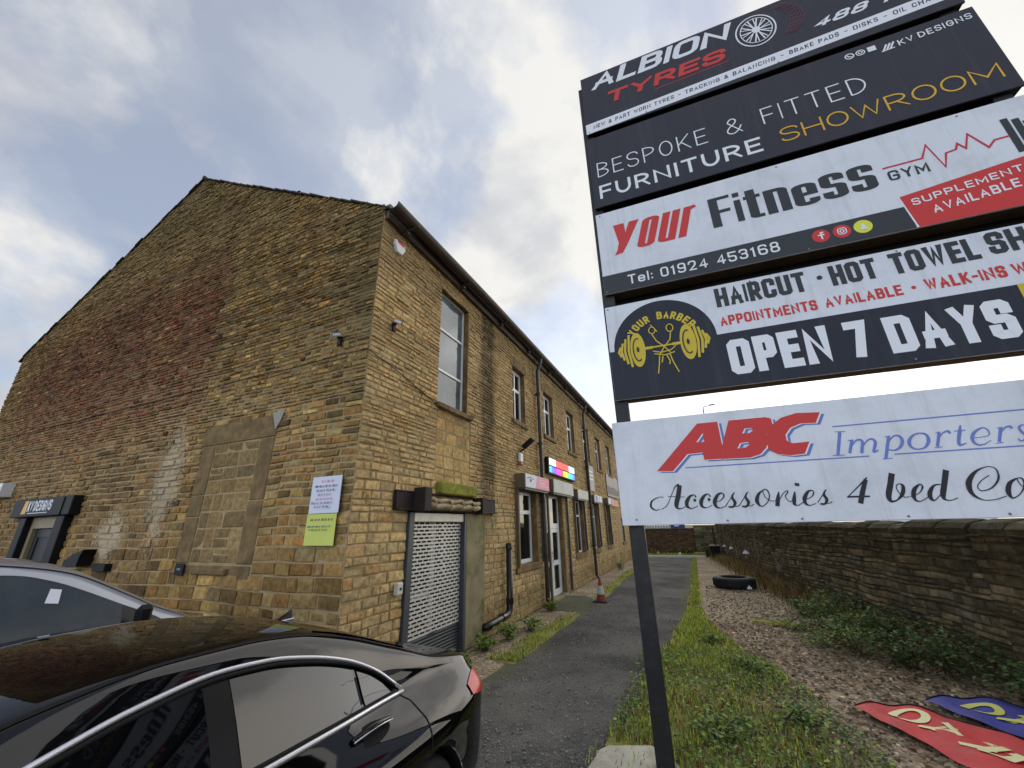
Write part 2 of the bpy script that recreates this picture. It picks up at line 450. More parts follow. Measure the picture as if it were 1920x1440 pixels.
GF = ((XL, YG, 0), (1, 0, 0), (0, -1, 0))     # gable: u from the far left corner to the near corner
GW = XW - XL
def roofz(x):
    return EZ + (APZ - EZ) * ((x - XL) / (APX - XL) if x < APX else (XW - x) / (XW - APX))
def gtop(u): return roofz(XL + u)

def gable_h(v, r):
    if v < 1.5: return r.uniform(.11, .20)
    if v < 2.2: return r.uniform(.08, .14)
    if v < 3.4: return r.uniform(.06, .11)
    return r.uniform(.045, .078)
def gable_l(u, v, h, r):
    if v < 1.5: return r.uniform(.17, .46)
    if v < 2.2: return r.uniform(.12, .36)
    if v < 3.4: return r.uniform(.09, .32)
    return r.uniform(.07, .25)
def gable_c(u, v, r):
    x = XL + u
    c = r.choice(TONES)
    c = mulc(blend(c, lin(136, 122, 92), .12), r.uniform(.68, 1.42))
    n1 = nz(x*.5, v*.5, 1.0); n2 = nz(x*1.3, v*1.6, 5.0)
    # smoke reddened band left of the old party wall line
    line = -7.1 + .16*n2 - (.10 * (v - 4))
    red = 0
    if x < line + .15 * r.uniform(-1, 1):
        cy = 5.25 + .03*(x + 8)
        red = max(0, 1 - abs(v - cy) / 2.3) * (1 if x > -13.5 else max(0, 1 - (-13.5 - x)/2))
        red = min(1, max(0, red * (1.7 + 1.2*n1 + .8*n2)) + .08)
        if v < 3.2: red *= max(0.15, (v - 2.2))
    red = max(0.0, min(.95, red)) * (1 if r.random() < .85 else .3)
    c = blend(c, mulc(lin(120, 66, 52), r.uniform(.6, 1.3)), red * .85)
    # lichen and weather towards the top and along the near corner
    if v > 4.0:
        k = max(0, min(1, (v - 5.6 + n1) / 3.5)) * .75
        c = blend(c, mulc(lin(122, 106, 72), r.uniform(.65, 1.25)), k)
    if x > -4.9 and v > 2.2:
        k = max(0, min(1, (x + 4.9) / 1.2)) * (.5 + .5*n2)
        c = blend(c, mulc(lin(104, 98, 68), r.uniform(.6, 1.1)), max(0, min(.7, k)))
    if x < -7.3 and v < 3.4: c = blend(c, mulc(lin(126, 100, 72), r.uniform(.7, 1.1)), .5)
    if r.random() < .09: c = mulc(c, .55)
    if r.random() < .07: c = mulc(c, 1.35)
    if r.random() < .05 and v < 4: c = blend(c, lin(150, 104, 58), .6)
    return c

BW = (-6.5 - XL, -5.5 - XL, 1.42, 3.06)   # blocked window infill, u0 u1 v0 v1
holes_g = [(-6.82 - XL, -5.18 - XL, 1.24, 3.38), (-11.85 - XL, -10.45 - XL, 0.0, 2.12)]
mb = MB()
stones(mb, rng, GF, 0, GW, 0.0, APZ, gable_h, gable_l, gable_c, top=gtop, holes=holes_g, depth=(.002, .026), gap=.017, jit=1.7, wob=.03)
# infill of the blocked window, squared blocks
stones(mb, rng, GF, BW[0], BW[1], BW[2], BW[3], lambda v, r: r.uniform(.15, .27), lambda u, v, h, r: r.uniform(.2, .36),
       lambda u, v, r: mulc(blend(r.choice(TONES), lin(126, 112, 86), .45), r.uniform(.75, 1.1)), depth=(.001, .007), gap=.012, wob=.012)
o = mb.build('gable_stonework', M_gstone, mill)
mb = MB()
for x0, x1, z0, z1 in ((XL, APX, 0, 0), (APX, XW, 0, 0)):
    pass
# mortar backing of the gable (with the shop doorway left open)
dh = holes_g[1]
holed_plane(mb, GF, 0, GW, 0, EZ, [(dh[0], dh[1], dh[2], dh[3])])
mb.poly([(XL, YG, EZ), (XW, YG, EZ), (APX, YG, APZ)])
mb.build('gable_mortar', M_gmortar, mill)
# dressed surround of the blocked window
mb = MB()
def gbox(mb, x0, x1, z0, z1, d, bev=.012): mb.box(x0, x1, YG - d, YG + .02, z0, z1, bev=bev)
for z0, z1 in ((1.42, 2.02), (2.03, 2.32), (2.33, 3.05)):
    gbox(mb, -6.82, -6.505, z0, z1, .014)
mb.build('window_jamb', M_dress, mill); mb = MB()
for z0, z1 in ((1.42, 2.2), (2.21, 3.05)):
    gbox(mb, -5.495, -5.19, z0, z1, .013)
mb.build('window_jamb', M_dress, mill); mb = MB()
gbox(mb, -6.86, -5.17, 3.06, 3.38, .018); mb.build('window_lintel', M_dress, mill); mb = MB()
gbox(mb, -6.8, -5.2, 1.24, 1.40, .012); mb.build('window_base', M_dress, mill)
mb = MB(); mb.box(-6.32, -5.6, YG - .07, YG + .02, 1.29, 1.37, bev=.012); mb.build('old_sill', M_dress, mill)
mb = MB(); mb.poly([(-5.30, YG - .03, 3.40), (-5.06, YG - .03, 3.43), (-5.12, YG - .03, 3.26), (-5.19, YG-.03, 3.15)]); mb.poly([(-5.30, YG - .01, 3.40), (-5.19, YG-.01, 3.15), (-5.12, YG - .01, 3.26), (-5.06, YG - .01, 3.43)])
i = len(mb.v) - 8
for k in range(4):
    mb.face((i+k, i+(k+1)%4, i+4+[0,3,2,1][(k+1)%4], i+4+[0,3,2,1][k]))
mb.build('mortar_patch', pbr('pale_mortar_patch', lin(160, 156, 142), .9, var=.12), mill)

# ---- side wall along the lane
SF = ((XW, YG, 0), (0, 1, 0), (1, 0, 0))
SL = YE - YG
def Y2(y): return y - YG
UP = [(8.36, 9.14, 4.24, 5.62), (10.62, 11.5, 4.3, 5.62), (13.0, 13.92, 4.2, 5.64), (15.2, 16.2, 4.18, 5.56), (17.4, 18.4, 4.1, 5.52), (19.75, 20.75, 4.1, 5.54), (22.2, 23.1, 4.15, 5.5)]
GRN = [(8.40, 9.62, 1.00, 2.60), (13.10, 14.25, .94, 2.60), (15.45, 16.55, .94, 2.60), (18.1, 19.0, .95, 2.62), (22.0, 22.9, 0.95, 2.1)]
DOOR = (10.36, 11.78, 0.02, 2.62)
SHUT = (4.62, 6.17, 0.0, 2.04)
BIG = (5.20, 6.18, 3.78, 6.02)
INF = (5.22, 6.30, 2.50, 3.74)
openings = [BIG, SHUT, DOOR] + UP + GRN
pier = (6.17, 6.86, 0.0, 2.04)
beam = (4.30, 7.25, 2.04, 2.30)
moss = (5.28, 6.40, 2.30, 2.49)
holes_s = [(Y2(a), Y2(b), c, d) for a, b, c, d in openings + [INF, pier, beam, moss]]
for w in UP: holes_s.append((Y2(w[0]-.1), Y2(w[1]+.1), w[3], w[3]+.24)); holes_s.append((Y2(w[0]-.1), Y2(w[1]+.1), w[2]-.12, w[2]))
for w in GRN: holes_s.append((Y2(w[0]-.1), Y2(w[1]+.1), w[2]-.14, w[2]))
def side_c(u, v, r):
    y = YG + u
    c = blend(mulc(r.choice(TONES), r.uniform(.9, 1.5)), lin(190, 172, 134), .45)
    n1 = nz(y*.6, v*.6, 2.0)
    if r.random() < .06: c = blend(c, lin(160, 112, 64), .45)
    if v < .5: c = blend(c, lin(96, 90, 56), .35 + .3*n1)
    if v > 5.6: c = blend(c, lin(110, 96, 70), .4)
    return c
mb = MB()
stones(mb, rng, SF, 0, SL, 0, EZ - .02, lambda v, r: r.uniform(.07, .14) if v < 2.5 else r.uniform(.05, .09),
       lambda u, v, h, r: r.uniform(.09, .32), side_c, holes=holes_s, depth=(.002, .022), gap=.012, jit=1.5)
stones(mb, rng, SF, Y2(INF[0]), Y2(INF[1]), INF[2], INF[3], lambda v, r: .2066, lambda u, v, h, r: r.uniform(.2, .38),
       lambda u, v, r: mulc(blend(r.choice(TONES), lin(186, 160, 112), .55), r.uniform(.85, 1.25)), depth=(.0, .006), gap=.010, wob=.006)
mb.build('side_stonework', M_sstone, mill)
mb = MB()
holed_plane(mb, SF, 0, SL, 0, EZ - .01, [(Y2(a), Y2(b), c, d) for a, b, c, d in openings])
mb.build('side_mortar', M_mortar, mill)
# reveals, heads, sills
for a, b, c, d in openings:
    D = .24; mb = MB()
    for q in ([(XW,a,c),(XW-D,a,c),(XW-D,a,d),(XW,a,d)], [(XW,b,c),(XW,b,d),(XW-D,b,d),(XW-D,b,c)], [(XW,a,d),(XW-D,a,d),(XW-D,b,d),(XW,b,d)], [(XW,a,c),(XW,b,c),(XW-D,b,c),(XW-D,a,c)]):
        mb.poly(q)
    mb.build('reveal', M_dress, mill)
for w in UP:
    mb = MB(); mb.box(XW - .1, XW + .02, w[0]-.1, w[1]+.1, w[3] + .002, w[3]+.235, bev=.01); mb.build('window_head', M_dress, mill)
for w in UP:
    mb = MB(); mb.box(XW - .1, XW + .06, w[0]-.1, w[1]+.1, w[2]-.12, w[2]-.003, bev=.012); mb.build('window_sill', M_dress, mill)
for w in GRN:
    mb = MB(); mb.box(XW - .1, XW + .05, w[0]-.1, w[1]+.1, w[2]-.14, w[2]-.003, bev=.012); mb.build('window_sill', M_dress, mill)
# jamb stones of the shop windows and the door (long upright stones)
for w in (GRN[0], DOOR, *GRN[1:4]):
    for y in (w[0] - .13, w[1]):
        z0 = w[2] if w is not DOOR else 0
        mb = MB(); mb.box(XW - .01, XW + .028, y + .004, y + .126, z0, w[3], bev=.008); mb.build('jamb_stone', M_dress, mill)
# interior darkness: back wall and floor some way in
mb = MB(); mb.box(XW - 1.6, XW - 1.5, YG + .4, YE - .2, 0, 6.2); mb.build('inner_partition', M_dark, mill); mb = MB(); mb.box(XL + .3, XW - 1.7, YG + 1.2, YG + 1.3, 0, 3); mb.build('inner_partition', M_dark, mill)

def window(w, rows, frame=.06, depth=.12, mat=M_glass, cols=None, pane_rows=None):
    """uPVC window: frame with bars; one pane per light"""
    a, b, c, d = w
    x1 = XW - depth; x0 = x1 - .06
    fr = MB()
    zs = [c + (d - c) * t for t in rows]
    fr.box(x0, x1, a + .004, a + frame, c + .004, d - .004, bev=.008); fr.box(x0, x1, b - frame, b - .004, c + .004, d - .004, bev=.008)
    for i, z in enumerate(zs):
        z0 = c + .004 if i == 0 else (z - frame / 2 if i < len(zs)-1 else d - frame)
        z1 = c + frame if i == 0 else (z + frame / 2 if i < len(zs)-1 else d - .004)
        fr.box(x0 + .002, x1 - .002, a + frame, b - frame, z0, z1, bev=.006)
    for t in (cols or []):
        y = lerp(a, b, t); fr.box(x0 + .003, x1 - .003, y - .025, y + .025, c + frame, d - frame)
    f = fr.build('window', M_upvc, mill)
    for z0, z1 in zip(zs, zs[1:]):
        p = MB(); p.box(x0 + .02, x0 + .035, a + frame * .9, b - frame * .9, z0 + .01, z1 - .01); p.build('pane', mat, f)
    return f
window(BIG, [0, .30, .66, 1.0], .05, .10, M_blind)
for i, w in enumerate(UP): window(w, [0, .62, 1], .085, .11, M_glass, cols=[.5])
window(GRN[0], [0, .70, 1], .09, .12)
for w in GRN[1:4]: window(w, [0, .7, 1], .06, .10, M_glass)
window(GRN[4], [0, .5, 1], .05, .1)
mb = MB(); mb.box(XW - .02, XW + .09, BIG[0] - .06, BIG[1] + .1, BIG[2] - .1, BIG[2] - .01, bev=.012); mb.build('window_sill', M_dress, mill)
# moss covered lintel, steel beam, cloth roll
mb = MB(); mb.box(XW - .02, XW + .12, moss[0], moss[1], moss[2], moss[3], bev=.02); mb.build('mossy_lintel', M_moss, mill)
mb = MB()
mb.box(XW - .02, XW + .06, beam[0] + .01, 4.9, beam[2] + .02, beam[3] - .02); mb.box(XW - .02, XW + .06, 6.42, beam[1] - .01, beam[2] + .02, beam[3] - .02)
mb.box(XW - .01, XW + .07, beam[0] + .01, beam[1] - .01, beam[3] - .02, beam[3], bev=.004)
mb.box(XW - .01, XW + .10, beam[0] + .01, beam[1] - .01, beam[2], beam[2] + .02, bev=.004)
mb.box(XW + .06, XW + .26, 4.66, 4.82, 2.03, 2.35, bev=.006)
mb.box(XW + .06, XW + .2, 6.46, 6.64, 2.02, 2.30, bev=.006)
mb.build('steel_beam', M_rust, mill)
mb = MB()
for k, (zz, rr) in enumerate(((2.19, .032), (2.11, .042))):
    pts = [(XW + .17, 4.88 + i * .1, zz + .012 * math.sin(i * 1.7 + k)) for i in range(16)]
    mb.tube(pts, [rr * (1 + .18 * math.sin(i * 2.3 + k)) for i in range(16)], 8)
for y in (4.98, 5.4, 5.75, 6.1): mb.lathe([(.07, -.015), (.07, .015)], (XW + .17, y, 2.15), 'Y', 10)
mb.build('rolled_sheet', pbr('dirty_sheet', lin(150, 136, 104), .8, var=.5, vscale=9), mill, smooth=True)
# stained render pier
mb = MB(); mb.box(XW - .05, XW + .035, pier[0] + .02, pier[1], 0, 2.035, bev=.012); mb.build('render_pier', M_render, mill)

# rolling grille shutter: guides, box and laths with slots
def rolling_grille():
    a, b, z1 = SHUT[0], SHUT[1], 2.02
    for p, q in ((a + .004, a + .12), (b - .07, b - .004)):
        mb = MB(); mb.box(XW - .10, XW + .05, p, q, 0, z1, bev=.006); mb.build('shutter_guide', M_dgrey, mill)
    mb = MB(); mb.box(XW - .12, XW + .03, a + .125, b - .075, z1 - .13, z1 - .002, bev=.01); mb.build('shutter_head', M_galv, mill)
    mb = MB(); x = XW - .035
    y0, y1 = a + .125, b - .075
    zt = z1 - .135; n = 29; h = (zt - .42) / n
    for i in range(n):
        z = .42 + h * i
        mb.box(x - .008, x + .006, y0, y1, z, z + h * .5)
    m = 10
    for k in range(m + 1):
        y = lerp(y0, y1 - .02, k / m)
        for i in range(n):
            z = .42 + h * i + h * .5
            yy = y + (0 if i % 2 else (y1 - y0) / m / 2)
            if yy + .02 > y1: continue
            w = .022 if k not in (0, m) else .03
            if abs(k - 6) < .5 and i > 13: w = .05
            mb.box(x - .004, x + .003, yy, yy + w, z, z + h * .5)
    mb.build('shutter_grille', M_galv, mill)
    mb = MB()
    for i in range(9):
        z = .03 + i * .043
        mb.box(x - .012, x + .004, y0, y1, z, z + .034, bev=.008)
    mb.box(x, x + .02, lerp(y0, y1, .42), lerp(y0, y1, .55), .41, .43)
    mb.build('bottom_laths', M_dgrey, mill)
    mb = MB(); mb.box(x - .26, x - .2, a, b, 0, 2.1)
    mb.build('dark_doorway', M_dark, mill)
    mb = MB(); mb.box(x - .17, x - .15, lerp(y0,y1,.55), lerp(y0,y1,.63), .4, 1.9); mb.box(x - .17, x - .15, lerp(y0,y1,.1), lerp(y0,y1,.63), .85, .93); mb.build('inner_door_rail', M_upvc, mill)
rolling_grille()

# glazed shop door with fanlight
def shop_door():
    a, b, c, d = DOOR
    x1 = XW - .10; x0 = x1 - .06
    mb = MB()
    mb.box(x0, x1, a + .004, a + .07, c, d - .004, bev=.006); mb.box(x0, x1, b - .07, b - .004, c, d - .004, bev=.006)
    mb.box(x0 + .002, x1 - .002, a + .07, b - .07, d - .07, d - .004); mb.box(x0 + .002, x1 - .002, a + .07, b - .07, 1.72, 1.86, bev=.006)
    o = mb.build('door_frame', M_upvc, mill)
    mb = MB(); mb.box(x0 + .02, x0 + .034, a + .06, b - .06, 1.85, d - .05); mb.build('fanlight', M_glass, o)
    mb = MB()
    y0, y1 = a + .075, b - .075
    ym = (y0 + y1) / 2
    for p, q in ((y0, ym - .003), (ym + .003, y1)):
        mb.box(x0 + .004, x1 - .004, p, p + .09, c + .03, 1.715, bev=.006); mb.box(x0 + .004, x1 - .004, q - .09, q, c + .03, 1.715, bev=.006)
        for z0, z1 in ((c + .03, c + .17), (.78, .90), (1.62, 1.715)): mb.box(x0 + .006, x1 - .006, p + .09, q - .09, z0, z1)
    o = mb.build('shop_door', M_upvc, mill)
    mb = MB(); mb.box(x0 + .02, x0 + .034, y0 + .03, y1 - .03, .1, 1.68); mb.build('door_glass', M_glass, o)
    mb = MB(); mb.tube([(x1 + .03, ym - .06, .85), (x1 + .03, ym - .06, 1.15)], .012); mb.box(x1 - .006, x1 + .025, ym - .068, ym - .052, .9, .92); mb.box(x1 - .006, x1 + .025, ym - .068, ym - .052, 1.08, 1.1); mb.build('handle', M_galv, o)
    mb = MB(); mb.box(XW - .16, XW + .10, a - .02, b + .02, -.02, .045, bev=.01); mb.build('door_step', M_render, mill)
shop_door()

# roller shutter boxes over the shop openings, and their side guides
BOXES = [(8.34, 9.98, 2.62, 2.94, .27), (10.36, 12.30, 2.64, 3.00, .27), (13.05, 14.45, 2.62, 2.92, .21), (15.34, 16.75, 2.62, 2.88, .23), (17.97, 19.1, 2.64, 2.90, .23)]
for a, b, c, d, p in BOXES:
    mb = MB(); mb.box(XW + .002, XW + p, a, b, c, d, bev=.01); o = mb.build('shutter_box', M_boxgrey, mill)
    mb = MB(); mb.box(XW + .003, XW + p - .004, a - .012, a - .001, c + .005, d - .005, bev=.004); mb.build('box_end', M_boxend, o)
    mb = MB(); mb.box(XW + .06, XW + p - .03, a + .05, b - .05, c - .035, c - .001); mb.build('bottom_rail', M_dgrey, o)
    for y in (a - .01, b - .12):
        z0 = 0.05 if a == 10.36 else .98
        mb = MB(); mb.box(XW + .03, XW + .085, y + .02, y + .09, z0, c - .004, bev=.004); mb.build('shutter_guide', M_dgrey if y > a else M_boxend, o)

# ---- roof, verge slates, gutter
OV = .16
mb = MB()
def rz(x): return roofz(x)
dl = Vector((APX - XL, 0, APZ - EZ)).normalized(); dr = Vector((XW - APX, 0, EZ - APZ)).normalized()
def slope(p0, p1, n, r, mb):
    d = (p1 - p0); L = d.length; d.normalize(); up = Vector((-d.z, 0, d.x)) if d.x > 0 else Vector((d.z, 0, -d.x))
    if up.z < 0: up = -up
    for i in range(n):
        a = p0 + d * (L * i / n); b = p0 + d * (L * (i + 1) / n + .03)
        y = YG - r.uniform(.025, .055)
        while y < YE:
            w = r.uniform(.35, .7) if y < YG + 3 else 4.0
            t = .024; j = r.uniform(-.001, .002)
            q = [a + up*(.0 + j), b + up*(.016 + j), b + up*(.016 + j + t), a + up*(j + t)]
            i0 = len(mb.v)
            for yy in (y, min(y + w - .008, YE)):
                for v in q: mb.v.append((v.x, yy, v.z))
            for f in ((0,1,2,3),(7,6,5,4),(0,4,5,1),(1,5,6,2),(2,6,7,3),(3,7,4,0)): mb.face([i0+k for k in f])
            y += w
rr = random.Random(8)
slope(Vector((XW + .10, 0, EZ - .05)), Vector((APX, 0, APZ + .02)), 22, rr, mb)
slope(Vector((XL - .22, 0, EZ - .105)), Vector((APX, 0, APZ + .02)), 30, rr, mb)
roof = mb.build('roof', M_slate, mill, recalc=True)
mb = MB()
mb.tube([(APX, YG - .05, APZ + .06), (APX, YE, APZ + .06)], .05, 10); mb.build('ridge', M_slate, roof, smooth=True)
mb = MB()
# half round gutter with fascia board and brackets
gz = [(YG - .06, EZ - .04), (7.2, EZ + .03), (13, EZ + .04), (YE, EZ + .02)]
prof = [(.095*math.cos(math.pi + math.pi*k/8), .095*math.sin(math.pi + math.pi*k/8)) for k in range(9)]
prof += [(.084*math.cos(-math.pi*k/8), .084*math.sin(-math.pi*k/8)) for k in range(9)]
rings = []
for i in range(60):
    y = lerp(gz[0][0], gz[-1][0], i / 59); z = sinterp(gz, y)
    rings.append([mb.vert(XW + .23 + p, y, z + q) for p, q in prof])
for r0, r1 in zip(rings, rings[1:]):
    for k in range(18): mb.face((r0[k], r0[(k+1)%18], r1[(k+1)%18], r1[k]))
mb.face(rings[0]); mb.face(rings[-1][::-1])
gut = mb.build('gutter', M_gutter, mill)
mb = MB()
for a, b in zip(range(0, 59), range(1, 60)):
    pass
mb.box(XW + .03, XW + .085, YG + .02, YE, EZ - .19, EZ - .03, bev=.006); mb.build('fascia', M_gutter, mill)
mb = MB(); mb.box(XW - .06, XW + .125, YG - .02, YE, EZ - .028, EZ + .025); mb.build('soffit', M_gutter, mill)
for k in range(12):
    y = 4.0 + k * 1.75
    b_ = MB(); z = sinterp(gz, y); b_.box(XW + .06, XW + .36, y - .02, y + .02, z - .14, z - .105, bev=.004); b_.box(XW + .05, XW + .16, y - .03, y + .03, z - .2, z - .15); b_.build('gutter_bracket', M_gutter, gut)
# downpipes
for y in (9.92, 15.15):
    mb = MB()
    mb.tube([(XW + .23, y, EZ - .1), (XW + .2, y, EZ - .25), (XW + .11, y, EZ - .45), (XW + .11, y, .12), (XW + .2, y, .03)], .048, 10)
    for z in (1.1, 2.4, 3.9, 5.3): mb.lathe([(.06, -.04), (.06, .04)], (XW + .11, y, z), 'Z', 10); mb.box(XW, XW + .1, y - .03, y + .03, z - .02, z + .02)
    mb.build('downpipe', M_pipe, mill, smooth=False)
# black soil pipe: upright, elbow and short horizontal run
mb = MB()
pts = [(XW + .12, 7.73, 1.44), (XW + .12, 7.73, .42), (XW + .12, 7.70, .31), (XW + .12, 7.62, .25), (XW + .12, 7.45, .24), (XW + .12, 6.92, .22), (XW + .10, 6.84, .20), (XW + .02, 6.80, .20)]
mb.tube(pts, .062, 12)
mb.lathe([(.07, -.05), (.07, .04), (.05, .055), (0.001, .06)], (XW + .12, 7.73, 1.44), 'Z', 14); mb.lathe([(.074, -.05), (.074, .05)], (XW + .12, 7.73, .46), 'Z', 14); mb.lathe([(.074, -.05), (.074, .05)], (XW + .12, 7.4, .24), 'Y', 14)
mb.build('soil_pipe', M_soil, mill, smooth=True)
# KV doorway in the gable: black frame, canopy, door
mb = MB()
y0 = YG - .16
mb.box(-12.45, -10.06, y0, YG + .02, 2.165, 2.5, bev=.012)
fr = mb.build('shop_canopy', M_black, mill)
for p, q in ((-12.02, -11.76), (-10.54, -10.24)):
    mb = MB(); mb.box(p, q, y0 + .03, YG + .02, 0, 2.16, bev=.01); mb.build('pilaster', M_black, fr)
mb = MB(); mb.box(-11.76, -10.54, YG - .03, YG + .03, 1.96, 2.16); mb.build('pale_transom', pbr('pale_transom', lin(150, 134, 104), .6, var=.15), fr)
mb = MB(); mb.box(-11.76, -11.64, YG - .03, YG + .03, 0, 1.96); mb.build('side_panel', MATS['pale_transom'], fr)
mb = MB(); mb.box(-11.64, -10.54, YG + .05, YG + .09, 0, 1.96); mb.box(-11.62, -11.50, YG + .03, YG + .052, 0, 1.94); mb.box(-10.68, -10.56, YG + .03, YG + .052, 0, 1.94); mb.box(-11.5, -10.68, YG + .03, YG + .053, 1.80, 1.94); mb.build('dark_door', pbr('dark_door_paint', lin(34, 35, 40), .5), fr)
# ------------------------------------------------------------------ lettering
class Lay:
    """flat vinyl lettering on a face: local x along, z up, y towards the back; every stroke sits a hair above the last"""
    def __init__(s, y=-.002): s.mb = MB(); s.mb.local = True; s.y = y
    def step(s): s.y -= .00018
    def poly(s, outer, holes=()):
        s.step()
        loops = [[Vector((x, z, 0)) for x, z in l] for l in (outer, *holes)]
        flat = [p for l in loops for p in l]
        i0 = len(s.mb.v)
        for p in flat: s.mb.v.append((p.x, s.y, p.y))
        for t in tessellate_polygon(loops):
            a, b, c = (flat[k] for k in t)
            if (b.x-a.x)*(c.y-a.y) - (b.y-a.y)*(c.x-a.x) < 0: t = t[::-1]
            s.mb.face([i0 + k for k in t])
    def ribbon(s, pts, w, closed=False, clamp=None, ext=True):
        """constant or varying width ribbon with mitred joins"""
        P = [Vector((p[0], p[1])) for p in pts]
        ws = w if isinstance(w, list) else [w] * len(P)
        q = [P[0]]; qw = [ws[0]]
        for p, k in zip(P[1:], ws[1:]):
            if (p - q[-1]).length > 1e-6: q.append(p); qw.append(k)
        if closed and (q[0]-q[-1]).length < 1e-6: q.pop(); qw.pop()
        P, ws = q, qw; n = len(P)
        if n < 2: return
        if ext and not closed:
            P[0] = P[0] + (P[0]-P[1]).normalized() * ws[0]/2; P[-1] = P[-1] + (P[-1]-P[-2]).normalized() * ws[-1]/2
        L = []; Rr = []
        for i in range(n):
            if closed: a = (P[i]-P[i-1]).normalized(); b = (P[(i+1)%n]-P[i]).normalized()
            else:
                a = (P[i]-P[i-1]).normalized() if i else None; b = (P[i+1]-P[i]).normalized() if i < n-1 else None
                a = a or b; b = b or a
            na = Vector((-a.y, a.x)); nb = Vector((-b.y, b.x)); m = na + nb
            m = na if m.length < 1e-4 else m.normalized()
            k = min(1/max(.25, m.dot(na)), 2.2) * ws[i] / 2
            l, r = P[i] + m*k, P[i] - m*k
            if clamp:
                x0, x1, z0, z1 = clamp
                for v in (l, r): v.x = max(x0, min(x1, v.x)); v.y = max(z0, min(z1, v.y))
            L.append(l); Rr.append(r)
        s.step()
        for i in range(n if closed else n-1):     # every piece a hair above the last, so nothing coincides
            j = (i+1) % n; s.y -= .00004; i0 = len(s.mb.v)
            for p in (L[i], Rr[i], Rr[j], L[j]): s.mb.v.append((p.x, s.y, p.y))
            s.mb.face((i0, i0+1, i0+2, i0+3))
    def disc(s, cx, cz, rx, rz=None, n=28):
        rz = rz or rx; s.poly([(cx + rx*math.cos(2*math.pi*k/n), cz + rz*math.sin(2*math.pi*k/n)) for k in range(n)])
    def ring(s, cx, cz, rx, rz, w, n=32, a0=0, a1=360):
        full = abs(a1-a0) >= 360
        pts = [(cx + rx*math.cos(R(lerp(a0, a1, k/n))), cz + rz*math.sin(R(lerp(a0, a1, k/n)))) for k in range(n if full else n+1)]
        s.ribbon(pts, w, closed=full, ext=False)
    def mark(s):
        if s.mb.f: s.done = getattr(s, 'done', []); s.done.append(s.mb); s.mb = MB(); s.mb.local = True
    def build(s, name, mat, parent):
        for m in [*getattr(s, 'done', []), s.mb]: o = m.build(name, mat, parent)
        return o

